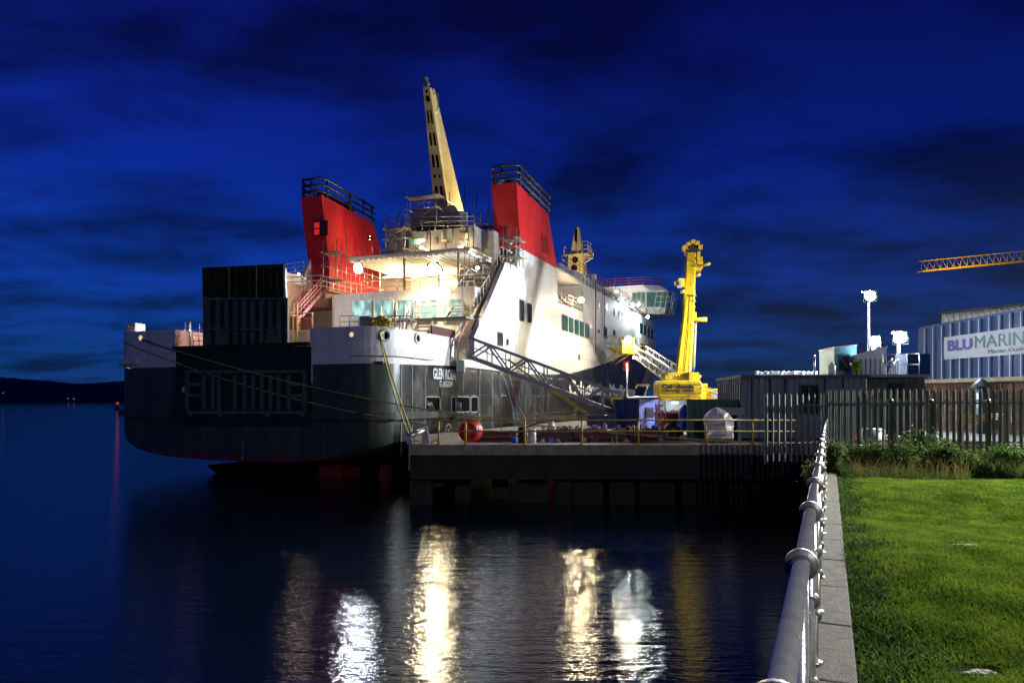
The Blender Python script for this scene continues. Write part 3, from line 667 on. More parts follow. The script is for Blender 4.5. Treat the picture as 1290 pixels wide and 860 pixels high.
k = MB(); k.tube([P(1026,478,31), P(1026,449,31)], .045, 8); k.disc(P(1026,478,31)+Vector((0,0,.02)),(0,0,1),.12,.03); k.sphere(P(1026,449,31), .06); tag(k.build('vent_pole', alum), 'slim white pole on the site cabin roof', 'pole')
k = MB(); c = P(1048,470,32.5); k.tube([Vector((c.x,c.y,z1+.13)), c+Vector((0,0,.35))], .16, 12); k.tube([c+Vector((0,0,.35)), c+Vector((0,0,.5))], .10, 12); tag(k.build('chimney_pot', creamw), 'cream chimney pot beside the cyan kiosk', 'chimney')
# barrel behind fence, pipes, rubble
drum(G(1100,21.8,2.33), .32, .9, mat('grey_white_plastic',(.35,.37,.38),.5,0,.15,3), 'pale ribbed barrel behind the palisade fence', 'barrel')
k = MB()
for i in range(12): k.tube([G(1208+i*.4,26,QZ+1.0+.09*(i%3)), G(1266+i*.4,26,QZ+1.05+.09*(i%3))], .035, 6)
for px in (1212,1262): k.bar(G(px,26,QZ), G(px,26,QZ+1.2), .08,.08)
tag(k.build('pipe_rack', yellowr), 'low rack of yellow pipes behind the fence', 'rack')
random.seed(4)
for i,(px,d,h_,lb) in enumerate([(1062,23.6,.5,'left'),(1082,23.8,.7,'middle'),(1120,24,.6,'right')]):
    k = MB(); c = G(px,d,2.33); k.box(c, c+Vector((.55,.4,h_*.5))); k.box(c+Vector((.05,.02,h_*.5+.002)), c+Vector((.5,.38,h_))); tag(k.build('red_crate', redp), f'{lb} red crate stack behind the palisade fence', 'crate', 'red crates behind the fence')
# dark store block carrying kiosk
st = thing('store_building', G(1110,33,QZ), 'long low dark store behind the fence carrying the cyan kiosk', 'building')
sz = H+(505-476)/F*34
k = MB(); k.corr(G(1090,33.5,0).xy, G(1165,32.5,0).xy, QZ, sz, pitch=.5, dep=.03); a = G(1090,33.5,0); b = G(1165,32.5,0); k.corr(b.xy, (b.x+.4,b.y+8), QZ, sz, pitch=.5, dep=.03); k.corr((a.x-2.4,a.y+8), (a.x-2.4,a.y+.1), QZ, sz, pitch=.5, dep=.03); k.build('wall', cabd, st)
k = MB(); k.prism([Vector((a.x-2.5,a.y-.2,sz)), Vector((b.x+.2,b.y-.2,sz)), Vector((b.x+.6,b.y+8,sz)), Vector((a.x-2.2,a.y+8,sz))], (0,0,.12)); k.build('roof', greyp, st)
k = MB(); k.box(P(1118,500,33)-Vector((0,.3,0)), P(1135,482,33)-Vector((0,.2,0))); k.build('window', glassd, st)
sz += .13
def gablebox(p0, p1, dv, z0, z1, m, rf, name, label, cat, lean=0, windows=()):
    p0 = Vector((p0.x,p0.y,0)); p1 = Vector((p1.x,p1.y,0)); dv = Vector(dv); root = thing(name, (p0+p1)/2+Vector((0,0,z0)), label, cat)
    k = MB(); c = [p0,p1,p1+dv,p0+dv]; zz = [z1, z1+lean, z1+lean, z1]
    k.hexa([q+Vector((0,0,z0)) for q in c], [q+Vector((0,0,z_)) for q,z_ in zip(c,zz)]); k.build('wall', m, root)
    k = MB(); k.hexa([q+(q-(p0+p1+dv)/2)*.05+Vector((0,0,z_+.004)) for q,z_ in zip(c,zz)], [q+(q-(p0+p1+dv)/2)*.05+Vector((0,0,z_+.09)) for q,z_ in zip(c,zz)]); k.build('roof', rf, root)
    return root
kk = gablebox(G(1051,36,0), G(1079,36,0), (.2,2.2,0), sz, H+(505-439)/F*36, cyan, shedw, 'kiosk', 'pale cyan kiosk with one window on the store roof', 'kiosk', lean=.12)
k = MB(); a = P(1056,467,35.97); b = P(1069,447,35.97); k.box((a.x,35.93,a.z),(b.x,35.97,b.z)); wn = k.build('window', glassd, kk)
k = MB(); 
for q0,q1 in (((a.x,a.z),(b.x,a.z)),((b.x,a.z),(b.x,b.z)),((b.x,b.z),(a.x,b.z)),((a.x,b.z),(a.x,a.z))): k.bar((q0[0],35.91,q0[1]),(q1[0],35.91,q1[1]), .05,.08)
k.bar((a.x+.05,35.9,b.z-.1),(b.x-.1,35.9,a.z+.15), .07,.07); k.build('frame', cabm, wn)
k = MB(); k.bar(P(1070,458,35.7), P(1080,462,35.6), .1,.1); k.box(P(1073,465,35.8), P(1078,455,35.95)); k.build('bracket', alum, kk)
wc = gablebox(G(1078,35,0), G(1117,35,0), (1,3.2,0), sz, H+(505-449)/F*35, shedw, shedw, 'white_shed', 'white panelled shed with sloping roof right of the cyan kiosk', 'shed', lean=.42)
k = MB(); 
for px in (1084,1090,1096,1102,1108,1114): k = MB(); q = G(px,34.97,sz); k.box(q, (q.x+.05, 34.93, H+(505-452)/F*35)); k.build('panel_rib', cabm, wc)
bush(1079, 34.4, .25, .8, foliage_mat('lit_shrub',(.10,.16,.02),(.22,.30,.05),3), 'green sprig beside the kiosk roof, leaves coloured bright as if lit', 300, 91, .07, bz=sz)  # lamplight put into the brighter leaf colour
# ================================================= shed with sign
sh = thing('corrugated_shed', G(1225,38,QZ), 'dark blue corrugated shed carrying the long marine sign', 'building')
SA = G(1158,42,0); SBp = G(1420,31.5,0); sd = (SBp-SA).normalized(); sn = Vector((sd.y,-sd.x,0))
def SHp(px, off=0):                    # point on the shed wall under pixel column px
    a = (px-645)/F; t_ = (a*SA.y-SA.x)/(sd.x-a*sd.y); return SA+sd*t_+sn*off
zb_, zt_ = 5.35, 8.3
k = MB(); k.corr(SA.xy, SBp.xy, zb_, zt_, zt_+.6, pitch=.55, dep=.07)
e = SA+Vector((9,14,0)); k.corr((e.x,e.y), (SA.x,SA.y), zb_, zt_, zt_, pitch=.55, dep=.07); k.build('wall', shedb, sh)
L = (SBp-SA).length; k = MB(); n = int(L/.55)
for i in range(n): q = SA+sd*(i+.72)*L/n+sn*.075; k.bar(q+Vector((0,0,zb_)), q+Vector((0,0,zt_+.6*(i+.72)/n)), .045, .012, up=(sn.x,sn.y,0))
k.build('rib_highlight', mat('rib_highlight_blue',(.30,.42,.62),.35), sh)  # highlights on the ribs, put in as pale strips
k = MB(); k.prism([SA+Vector((0,0,zt_+.01)), SBp+Vector((0,0,zt_+.61)), SBp+Vector((9,14,zt_+.61)), e+Vector((0,0,zt_+.01))], (0,0,.12)); k.build('roof', shedb, sh)
# lower brick storey
k = MB(); k.prism([SA+Vector((0,0,QZ)), SA+Vector((0,0,zb_-.25)), SBp+Vector((0,0,zb_-.25)), SBp+Vector((0,0,QZ))], -sn*.3)
k.build('lower_wall', brick, sh)
k = MB(); k.bar(SA+sn*.12+Vector((0,0,zb_-.12)), SBp+sn*.12+Vector((0,0,zb_-.12)), .5, .2); k.build('ledge', mat('ledge_tan',(.30,.24,.15),.8,0,.3,3), sh)
k = MB()
for px in range(1166,1300,14): k = MB(); q = SHp(px,.03); k.box(q-Vector((.12,.0,-QZ-.6)), q+Vector((.12,.06,zb_-.35))); k.build('pilaster', mat('pilaster_tan',(.30,.20,.13),.9,0,.3,3), sh)
# sign: pixels 1191..1300 wide, y 420..452 at its left edge
sg = thing('shop_sign', SHp(1245,.1)+Vector((0,0,6.3)), 'long white sign reading BLUMARINE on the blue shed', 'sign')
sa = SHp(1191,.09); sb = SHp(1312,.09); da = sa.y; z0 = H+(505-453)/F*da; z1 = H+(505-425)/F*da
k = MB(); k.prism([sa+Vector((0,0,z0)), sb+Vector((0,0,z0+.05)), sb+Vector((0,0,z1+.18)), sa+Vector((0,0,z1))], sn*.025); k.build('board', signw, sg)
def sgt(s_, pa, pb, f0, f1, m, nm, bold=0):
    a = SHp(pa,.117); b = SHp(pb,.117); zz = lambda q, f: (z0+.0)+(z1-z0+.10)*f
    text(s_, a+Vector((0,0,z0+(z1-z0)*f0)), (b-a)+Vector((0,0,.03)), Vector((0,0,(z1-z0)*(f1-f0))), sn, m, nm, sg, .012, bold)
sgt('BLU', 1196, 1227, .36, .84, navy, 'lettering', .04)
sgt('MARINE', 1230, 1305, .40, .92, dgreen, 'lettering')
sgt('Marine Outfitting', 1247, 1308, .10, .30, blackt, 'lettering')
# white rear building
rb = thing('warehouse', G(1250,52,QZ), 'pale flat roofed warehouse rising behind the blue shed', 'building')
k = MB(); a = G(1186,54,0); b = G(1330,48,0); k.corr(a.xy, b.xy, QZ, H+(505-396)/F*54, H+(505-394)/F*54, pitch=.4, dep=.04); k.build('wall', shedw, rb)
k = MB(); k.prism([a+Vector((-.3,-.2,H+(505-396)/F*54)), b+Vector((0,-.2,H+(505-394)/F*54)), b+Vector((9,10,H+(505-394)/F*54)), a+Vector((6.2,10,H+(505-396)/F*54))], (0,0,.15)); k.build('roof', cabd, rb)
# roof cowl seen against the lower storey and rusty upright plates
cw = thing('roof_vent', SHp(1249,.8)+Vector((0,0,QZ)), 'pointed vent cowl standing against the brick storey of the shed', 'vent')
q = SHp(1251,.8); k = MB(); k.tube([Vector((q.x,q.y,QZ)), Vector((q.x,q.y,QZ+2.5))], .22, 14); k.build('duct', cabm, cw)
k = MB(); k.tube([Vector((q.x,q.y,QZ+2.45)), Vector((q.x,q.y,QZ+2.95))], [.5,.03], 16); k.build('cap', cabm, cw)
# tower crane far away
lightobj(P(1225,360,128), (1,.70,.30), 4500, None, .3)  # added light without a fixture, brightens the jib
tc_ = thing('tower_crane', G(1560,130,QZ), 'distant yellow lattice tower crane jib above the blue shed', 'crane')
k = MB(); A0 = P(1160,341,135); A1 = P(1560,302,128); n = 46
def tri(q): return q+Vector((0,0,.0)), q+Vector((.0,1.4,0)), q+Vector((0,.7,1.9))
TT = [tri(A0.lerp(A1,i/n)) for i in range(n+1)]
for j in range(3): k.tube([t_[j] for t_ in TT], .13 if j < 2 else .11, 5)
for i in range(n):
    k.tube([TT[i][0], A0.lerp(A1,(i+.5)/n)+Vector((0,.7,1.9)), TT[i+1][0]], .055, 4); k.tube([TT[i][0], TT[i+1][1]], .045, 4)
k.build('jib', yellow, tc_)
k = MB(); q = A1
for dx,dy in ((-.8,-.8),(.8,-.8),(.8,.8),(-.8,.8)): k.tube([Vector((q.x+dx,q.y+dy,QZ)), Vector((q.x+dx,q.y+dy,q.z+6))], .12, 6)
for i in range(16):
    z_ = QZ+i*2.0
    if z_ < q.z+4: k.tube([Vector((q.x-.8,q.y-.8,z_)), Vector((q.x+.8,q.y-.8,z_+2))], .06, 4); k.tube([Vector((q.x+.8,q.y+.8,z_)), Vector((q.x-.8,q.y+.8,z_+2))], .06, 4)
k.build('tower', yellow, tc_)
k = MB(); k.box(q+Vector((-1.2,-1.2,-.6)), q+Vector((1.2,1.2,1.6))); k.build('cab', yellow, tc_)

# ================================================= yard floodlights
WH = (.82,.90,1.0)
def mast(px, pys, d, label, power, es, hw, aim, dz=0, foot=QZ, spots=170, r=.25):
    top = P(px, pys, d); root = thing('floodlight_mast', Vector((top.x,top.y,foot)), label, 'floodlight mast', 'yard floodlights')
    k = MB(); k.tube([Vector((top.x,top.y,foot)), Vector((top.x,top.y,top.z+.1))], [.11,.07], 12); k.disc(Vector((top.x,top.y,foot+.02)),(0,0,1),.28,.04); k.build('pole', alum, root)
    k = MB(); k.bar(top+Vector((-hw,0,.25)), top+Vector((hw,0,.25)), .08,.08); k.build('crossbar', alum, root)
    flood(top+Vector((0,-.15,0)), aim, hw*1.7, .55, WH, es, power, None, spot=spots, parent=root, r=r)
    return root
mast(1094.5, 373, 44, 'tallest floodlight mast blazing above the white shed', 33000, 320, .46, (-2,26,2))
mast(1132, 425, 38, 'short floodlight pole left of the blue shed', 3600, 300, .38, (2,16,5.5), foot=sz-.02)
mast(1100.5, 431, 36.5, 'lowest floodlight on the white shed roof', 900, 220, .26, (0,20,2), foot=sz+.5)
lightobj(P(1134,421,37.6), WH, 420, None, .2)  # extra light without a fixture, brightens the shed ribs
# scaffold rail on the store roof
sc = thing('roof_guardrail', G(1120,34,sz), 'tubular guardrail and bent pipes on the store roof', 'guardrail')
k = MB(); k.rail([G(1112,34,sz), G(1158,33.6,sz)], 1.0, .02, 2, .5); k.build('rail', alum, sc)
k = MB(); k.tube([G(1112,33.6,sz), G(1116,33.6,sz+.5), G(1124,33.6,sz+.75), G(1124,33.6,sz)], .05, 8); k.tube([G(1120,33.4,sz), G(1124,33.4,sz+.45), G(1131,33.4,sz+.7), G(1131,33.4,sz)], .05, 8); k.build('bent_pipe', alum, sc)
k = MB(); k.box(G(1143,34.4,sz), G(1157,35.4,sz+1.05)); o = k.build('roof_tank', shedb); tag(o, 'blue equipment box behind the roof guardrail', 'box')
# off-frame quay flood that lights the crane, gangway and lawn from the right
fm = thing('floodlight_mast', Vector((40,36,QZ)), 'tall yard floodlight mast outside the view to the right', 'floodlight mast', 'yard floodlights')
k = MB(); k.tube([Vector((40,36,QZ)), Vector((40,36,15.4))], [.14,.09], 12); k.build('pole', alum, fm)
flood(Vector((39.7,35.9,15.2)), Vector((4,37,2)), 1.0, .6, (1,.97,.92), 200, 34000, None, spot=150, parent=fm, r=1.0)

# ================================================= mobile crane
mc = thing('mobile_crane', G(862,46,QZ), 'yellow mobile crane with raised telescopic boom on the quay', 'crane')
d0 = 45.0
def Y(px, py, d=d0): return P(px, py, d)
k = MB(); # counterweight: rounded bottom
pr = [(831,479),(882,479),(885,484),(885,497),(879,503),(873,506),(842,506),(833,503),(829,497),(829,484)]
k.prism([Y(a,b) for a,b in pr], (0,1.5,0)); o = k.build('counterweight', yellow, mc); b_=o.modifiers.new('b','BEVEL'); b_.width=.05; b_.segments=2
k = MB(); 
for py in (483.5,495,499): k.box(Y(831,py,d0-.02), Y(883,py+.5,d0-.005))
k.box(Y(846,504.5,d0-.03), Y(873,502.4,d0-.01))
k.build('seam', mat('seam_dark',(.12,.08,.01),.6), mc)
def ct(s_, x0, x1, y0, y1, bold=.02): text(s_, Y(x0,y1,d0-.01), Y(x1,y1,d0-.01)-Y(x0,y1,d0-.01), Vector((0,0,(y1-y0)/F*d0)), Vector((0,-1,0)), blackt, 'lettering', mc, .015, bold)
ct('Caledonia', 833.5, 874.5, 483.8, 489.2, .05); ct('CRANE HIRE', 833.5, 874.5, 490.2, 493.2, .05)
k = MB(); k.prism([Y(852,483.2,d0-.02),Y(856,483.2,d0-.02),Y(854,482)], (0,.015,0)); k.prism([Y(850,493.6,d0-.02),Y(858,493.6,d0-.02),Y(854,495.4,d0-.02)], (0,.015,0)); k.build('emblem', mat('emblem_brown',(.2,.08,.02),.5), mc)
k = MB(); k.box(Y(842,479,d0+.3), Y(874,470,d0+1.6)); k.box(Y(838,478,d0+.1), Y(846,473,d0+.4)); k.box(Y(868,479,d0+.1), Y(872,468,d0+.4)); k.build('winch_frame', yellow, mc)
k = MB(); 
for i in range(7): k.tube([Y(844.5+i*3.6,477,d0+.26), Y(844.5+i*3.6,472,d0+.26)], .035, 6)
k.build('winch_drum', mat('yellow_dull',(.45,.34,.05),.6), mc)
k = MB(); k.tube([Y(829,473.5,d0+.5), Y(846,473.5,d0+.5)], .05, 8); k.tube([Y(870,474,d0+.5), Y(880,474,d0+.5)], .07, 8); k.sphere(Y(881,474,d0+.5), .12); k.sphere(Y(830,473.5,d0+.5), .09); k.build('hose_arm', yellow, mc)
k = MB(); k.sphere(Y(874,470.5,d0+.4), .09); k.tube([Y(874,474,d0+.4),Y(874,471,d0+.4)],.07,8); k.build('beacon', orange, mc)
# turret + cab + carrier
k = MB(); k.box(Y(848,500,d0+1.55), Y(881,484,d0+3.6)); k.build('turret', yellow, mc)
k = MB(); k.box(Y(883,503,46.5), Y(897,491,49.2)); k.box(Y(898,503,46.6), Y(902,490,48)); k.build('engine_box', yellow, mc)
k = MB(); k.box(Y(896,502,46.4), Y(905,492,46.5)); k.build('access_ladder', alum, mc)
k = MB(); k.box(Vector((9.7,44.5,QZ+.75)), Vector((12.4,57,QZ+1.4))); k.box(Vector((10.6,56.5,QZ+.6)), Vector((13.0,59,QZ+1.5))); k.build('carrier', yellow, mc)
for i in range(5):
    for sx in (9.8, 11.9):
        k = MB(); c = Vector((sx,46+i*2.6,QZ+.62)); k.tube([c, c+Vector((.45,0,0))], .62, 22); t_ = k.build('wheel', blackr, mc)
        k = MB(); k.tube([c-Vector((.01,0,0)), c+Vector((.46,0,0))], .3, 14); k.build('rim', yellow, t_)
for sy in (45.3, 55.5):
    k = MB(); k.box(Vector((9.3,sy,QZ+.8)), Vector((14.0,sy+.35,QZ+1.1)))
    for sx in (9.4,13.8): k.tube([Vector((sx,sy+.17,QZ+.05)), Vector((sx,sy+.17,QZ+.9))], .09, 10); k.disc(Vector((sx,sy+.17,QZ+.06)),(0,0,1),.28,.06)
    k.build('outrigger', yellow, mc)
# boom: three telescoping box sections, leaning away
def boomsec(x0a,x1a,ya,da, x0b,x1b,yb,db, dep, m, name='boom_section'):
    k = MB(); a0 = P(x0a,ya,da); a1 = P(x1a,ya,da); b0 = P(x0b,yb,db); b1 = P(x1b,yb,db); dv = Vector((.22,dep,0)); c = (a1-a0)*.12; e_ = (b1-b0)*.12; up = Vector((0,.12,0))
    lo = [a0+up,a0+c,a1-c,a1+up,a1+dv,a0+dv]; hi = [b0+up,b0+e_,b1-e_,b1+up,b1+dv,b0+dv]; k.hexa(lo, hi)
    # collar at the top
    mb_c = [p.lerp(q,.985)+(p.lerp(q,.985)-(b0+b1+dv)/2)*.09 for p,q in zip(lo,hi)]; mt = [q+(q-(b0+b1+dv)/2)*.09 for q in hi]; k.hexa(mb_c, mt)
    return k.build(name, m, mc)
boomsec(851,871,471,45.4, 858.5,874.5,409,47.2, 1.0, yellow)
boomsec(859.2,873.8,411,47.15, 861.4,876.0,366,48.6, .9, yellow)
boomsec(862.2,875.2,367,48.55, 865,877.4,318,50.4, .8, yellow)
k = MB(); # channel down the boom face, its shade put into a darker yellow
k.bar(P(860,468,45.30), P(869,372,48.3), .05,.02); k.bar(P(867,468,45.38), P(872.5,372,48.3), .04,.02); k.build('channel_line', mat('yellow_shadow',(.35,.25,.01),.5), mc)
k = MB(); k.hexa([P(863.5,318,50.3),P(879.5,318,50.3),P(879.5,318,51.3),P(863.5,318,51.3)], [P(865.5,308,50.6),P(880,308,50.6),P(880,308,51.5),P(865.5,308,51.5)]); k.build('boom_head', mat('head_dark',(.06,.055,.04),.5), mc)
k = MB(); 
for i,(a,b,w_,h_) in enumerate([(864.5,318,1.4,5),(879,322,2,7),(866.5,308,3,2),(873,305.5,4,3),(877.5,307,3,3),(881.5,312,3,4),(862.5,313,3,4)]):
    k.box(P(a-w_/2,b+h_/2,50.4), P(a+w_/2,b-h_/2,50.9))
k.tube([P(864,306,50.7), P(881,304.5,50.7)], .045, 6); k.tube([P(877,305,50.7), P(876.5,301.5,50.7)], .03, 6); k.tube([P(869,305,50.7), P(868.5,303,50.7)], .03, 6); k.build('head_sheave', yellow, mc)
k = MB(); k.box(P(878,342,50.1), P(881.5,325,50.5)); k.tube([P(883.2,338,50.1), P(883.2,324,50.4)], .12, 10); k.box(P(876.5,341,49.8), P(880,335,50.4)); k.tube([P(877,336,50), P(894,332,49.2)], .10, 8); k.tube([P(877,347,49.6), P(882,345.5,49.6)], .12, 8); k.build('upper_bracket', yellow, mc)
k = MB(); k.tube([P(872,394,47.9), P(875,402.5,47.9), P(890.5,402.3,47.6)], .14, 10); k.box(P(873,400,47.9), P(875.5,394,48.3)); k.build('lower_bracket', yellow, mc)
k = MB(); k.box(P(855.6,361,48.5), P(860,352.5,49.1)); k.box(P(851,359,48.6), P(855.6,355,49)); k.tube([P(858,367,48.6), P(862,367,48.6)], .12, 8); k.tube([P(857.7,357,48.7),P(861.5,357,48.7)],.16,8); k.build('winch_block', yellow, mc)
k = MB(); k.box(P(855.3,363,48.4), P(857.6,354,48.5)); k.build('block_plate', alum, mc)
k = MB(); k.tube([P(857.5,356,48.5), P(861.5,336,49.6), P(864,318,50.4)], .02, 5); k.build('hoist_rope', pipeb, mc)
k = MB(); k.tube([P(876,402,48.2), P(873.5,461,46.6)], .11, 8); k.build('hanging_hose', mat('hose_tan',(.25,.20,.15),.6), mc)
k = MB(); k.sphere(P(873,462.5,46.6), .14); k.tube([P(873,464,46.6), P(875,466,46.6)], .05, 6); k.build('hook', bluet, mc)
k = MB(); random.seed(2)
for i in range(9): k.box(P(873.6+i*-.35,371+i*7,48.2-i*.1), P(875.6+i*-.35,374+i*7,48.5-i*.1))
k.build('hose_clip', [mat('clip_mix',(.25,.25,.35),.5,0,.6,20)], mc)
# yellow guy ropes to the right
for i,(a,b,c,d_) in enumerate([(884,486,934,501.5),(884,490.5,929,503)]):
    k = MB(); k.tube([P(a,b,46), P(c,d_,33)], .035, 6); tag(k.build('stay_rope', yellow), ['upper yellow stay line from the mobile crane to the site cabin','lower yellow stay line from the mobile crane'][i], 'rope', 'yellow stay lines')
k = MB(); k.tube([P(905,498,38), P(920,492,34), P(934,484,31.2)], .012, 5); tag(k.build('thin_cable', galv), 'thin sagging cable running up to the site cabin roof', 'cable')

# ================================================= grey truss gangway
def truss(root, a, b, w, h, n, m, r=.05, deck=True, chordr=.09):
    a = Vector(a); b = Vector(b); d = (b-a)/n; hv = Vector((0,0,h)); wv = Vector(w)
    k = MB()
    for q in (Vector(), wv):
        k.bar(a+q, b+q, chordr*2, chordr*2.6); k.bar(a+q+hv, b+q+hv, chordr*2, chordr*1.8)
    k.build('chord', m, root)
    for q in (Vector(), wv):
        k = MB()
        for i in range(n):
            p = a+d*i+q
            if i % 2 == 0: k.bar(p, p+d+hv, r*2, r*2)
            else: k.bar(p+hv, p+d, r*2, r*2)
            k.bar(p+d*.5+hv, p+d*(.5+ (-.18 if i%2 else .18)), r*1.3, r*1.3) if 0 else None
        for i in range(n+1): k.bar(a+d*i+q, a+d*i+q+hv, r*1.5, r*1.5)
        k.tube([a+q+hv*.55, b+q+hv*.55], .025, 6)
        k.build('lattice', m, root)
    k = MB(); k.prism([a+Vector((0,0,.06)), b+Vector((0,0,.06)), b+wv+Vector((0,0,.06)), a+wv+Vector((0,0,.06))], (0,0,.05)); 
    for i in range(int((b-a).length/.5)): q = a+(b-a)*(i/((b-a).length/.5))+Vector((0,0,.12)); k.bar(q, q+wv, .04,.04)
    k.build('walkway', mat('deck_tread',(.16,.15,.14),.7,.2,.3,4), root)
    k = MB()
    for i in range(n+1): k.bar(a+d*i+Vector((0,0,-.02)), a+d*i+wv+Vector((0,0,-.02)), .06,.08); 
    k.build('cross_beam', m, root)
gw = thing('gangway', P(775,522,40.5), 'grey steel truss gangway sloping from the quay up to the ship', 'gangway')
ga = P(590,449,41.5); gb = P(783,522,40.5)
truss(gw, ga, gb, (.25,1.25,0), 1.12, 8, trussm)
gl = thing('gangway_tower', P(583,470,41.6), 'steel landing frame at the ship end of the grey gangway', 'landing')
k = MB(); c = P(580,462,41.3); k.box(P(575,468,41.2), P(586,455,42.4)); k.build('base', galv, gl)
k = MB(); k.bar(P(577,458,41.3), P(577,424,41.3), .12,.12); k.bar(P(588,452,41.3), P(589,426,41.3), .1,.1); k.bar(P(577,440,41.3), P(589,449,41.3), .07,.07); k.bar(P(577,426,41.3), P(590,426,41.3), .08,.08); k.build('post', galv, gl)
k = MB(); k.bar(P(577,430,41.2), P(589,404,41.6), .09,.09); k.build('handle_bar', mat('bar_red',(.5,.06,.06),.5), gl)
k = MB(); k.bar(P(575,432,41.25), P(567,437,41.25), .06,.06); k.tube([P(566,455,41.3), P(570,430,41.4), P(583,406,41.8)], .05, 6); k.build('brace', galv, gl)
gft = thing('gangway_stand', P(785,530,40), 'steel stand carrying the foot of the grey gangway behind the blue container', 'stand')
k = MB(); 
for px in (768,786):
    for dd in (40.3,41.6): q = P(px,520,dd); k.bar(Vector((q.x,q.y,QZ)), q+Vector((0,0,-.1)), .1,.1)
k.box(P(768,524,40.2)-Vector((0,0,0)), P(787,522,41.8)); k.build('frame', galv, gft)
k = MB(); k.box(P(770,515,40.3), P(783,500,40.4)); k.build('sign_plate', mat('plate_yellow',(.75,.45,.02),.5), gft)
# yellow slack strap and coloured lines down the hull
ysl = MB(); ysl.bar(P(640,452,42), P(662,470,41.5), .06,.10); ysl.bar(P(662,470,41.5), P(744,524,40), .06,.16); tag(ysl.build('webbing_strap', mat('strap_yellow',(.60,.40,.06),.6)), 'broad yellow webbing strap hanging below the gangway', 'strap')
for i,(c,pts,lb) in enumerate([((.45,.15,.30),[(629,470),(630,505),(632,543)],'pink line hanging vertically down the hull'),((.45,.15,.20),[(641,470),(652,510),(674,549)],'pink line slanting down the hull to the steel beams'),((.10,.22,.45),[(637,478),(645,510),(649,542)],'blue line hanging down the hull left of the slanting pink line'),((.12,.25,.5),[(635,475),(648,520),(664,545)],'blue line slanting toward the steel beams'),((.5,.42,.2),[(603,520),(608,535),(612,549)],'tan line below the hull opening beside the red drum')]):
    k = MB(); k.tube([P(a,b,44-j*(3.5 if i!=0 else 2)) for j,(a,b) in enumerate(pts)], .022, 5); tag(k.build('hanging_line', mat('line_%d'%i, c, .7)), lb, 'rope', 'lines hanging down the ship side')

# mooring lines
def cat(a, b, sag, n=24): 
    a = Vector(a); b = Vector(b); return [a.lerp(b,i/n)-Vector((0,0,sag*4*(i/n)*(1-i/n))) for i in range(n+1)]
k = MB(); k.tube(cat(S(178,427,-.25) and SWv(S(178,427,-.3)), G(1003,27.6,QZ+.05), 1.15), .035, 6); tag(k.build('mooring_line', ropem), 'upper long mooring rope crossing the stern from the port fairlead', 'rope', 'long mooring ropes across the stern')
k = MB(); k.tube(cat(SWv(S(156,431,-.05)), G(1000,27.75,QZ+.05), 1.75), .035, 6); tag(k.build('mooring_line', ropem), 'lower long mooring rope crossing the stern from the port corner', 'rope', 'long mooring ropes across the stern')
for i in range(2):
    a = SWv(T(483.5,421,8.6))+Vector((-.15+.05*i,-.5,0)); b = P(519+4*i, 556, 28.9)
    k = MB(); k.tube([a+Vector((.1,.6,.1))]+cat(a, b, .45-.22*i), .032, 6); tag(k.build('mooring_line', ropey), ['left of two bright yellow mooring ropes dropping from the starboard quarter','right of two bright yellow mooring ropes dropping from the starboard quarter'][i], 'rope', 'bright ropes at the starboard quarter')
# ================================================= THE FERRY  (all coordinates local: t, s, z)
ship = thing('ferry', SW(0,0,0), 'large car ferry with red funnels and black stern door moored stern-on at the quay', 'ferry', rz=-TH)
FR[ship.name] = Matrix()
def V3(t,s,z): return Vector((t,s,z))
# sheer line of the dark paint on the side
bl_ = [T(px,py) for px,py in [(500,457.5),(572,460.5),(602,463.5),(662,471),(690,472),(720,470),(745,463),(760,458),(790,446),(812,436)]]
bs = [0,2.0]+[v.y for v in bl_[1:]]+[103]; bz = [5.95,5.97]+[v.z for v in bl_[1:]]+[bl_[-1].z+1.2]
def zb_s(s): return float(np.interp(s, bs, bz))
st_ = [0,.12,.35,.7,1.15,1.7,2.6,4,6,8,10,13,17,22,28,34,40,46,52,58,64,70,76,80,85,90,95,99,102]
def half(s):
    if s < 1.7: return 8.5-1.7+math.sqrt(max(0,1.7**2-(1.7-s)**2))
    return float(np.interp(s, [1.7,74,80,86,92,97,100,102], [8.5,8.5,8.0,6.7,4.7,2.6,1.1,.15]))
def halfp(s):
    if s < .6: return 8.8-.6+math.sqrt(max(0,.6**2-(.6-s)**2))
    return float(np.interp(s, [.6,20,74,80,86,92,97,100,102], [8.8,8.5,8.5,8.0,6.7,4.7,2.6,1.1,.15]))
def halfw(s, h_=half): return h_(s)*float(np.interp(s, [0,55,75,90,102], [1,1,.88,.55,.3]))
def zkeel(s): return float(np.interp(s, [0,3,7,12,18,102], [.93,.62,.05,-1.0,-2.2,-2.5]))
def mkrows(h_):
    rows = []
    for s in st_:
        b = h_(s); bw = halfw(s, h_); zk = zkeel(s); kk_ = float(np.interp(s,[0,4,10,18],[1.65,1.8,2.2,2.4])); ztop = zb_s(s); sec = []
        for i in range(11):
            th = i/10*math.pi/2; ex = float(np.interp(s,[0,12,25],[.66,.8,1])); sec.append((bw*math.sin(th)**ex, zk+kk_*(1-math.cos(th)**ex)))
        z0_ = zk+kk_
        for i in range(1,9):
            f = i/8; sec.append((bw+(b-bw)*f**1.6, z0_+(ztop-z0_)*f))
        rows.append(sec)
    return rows
rows = mkrows(half); rowsp = mkrows(halfp)
hb = MB(); n = len(rows[0])
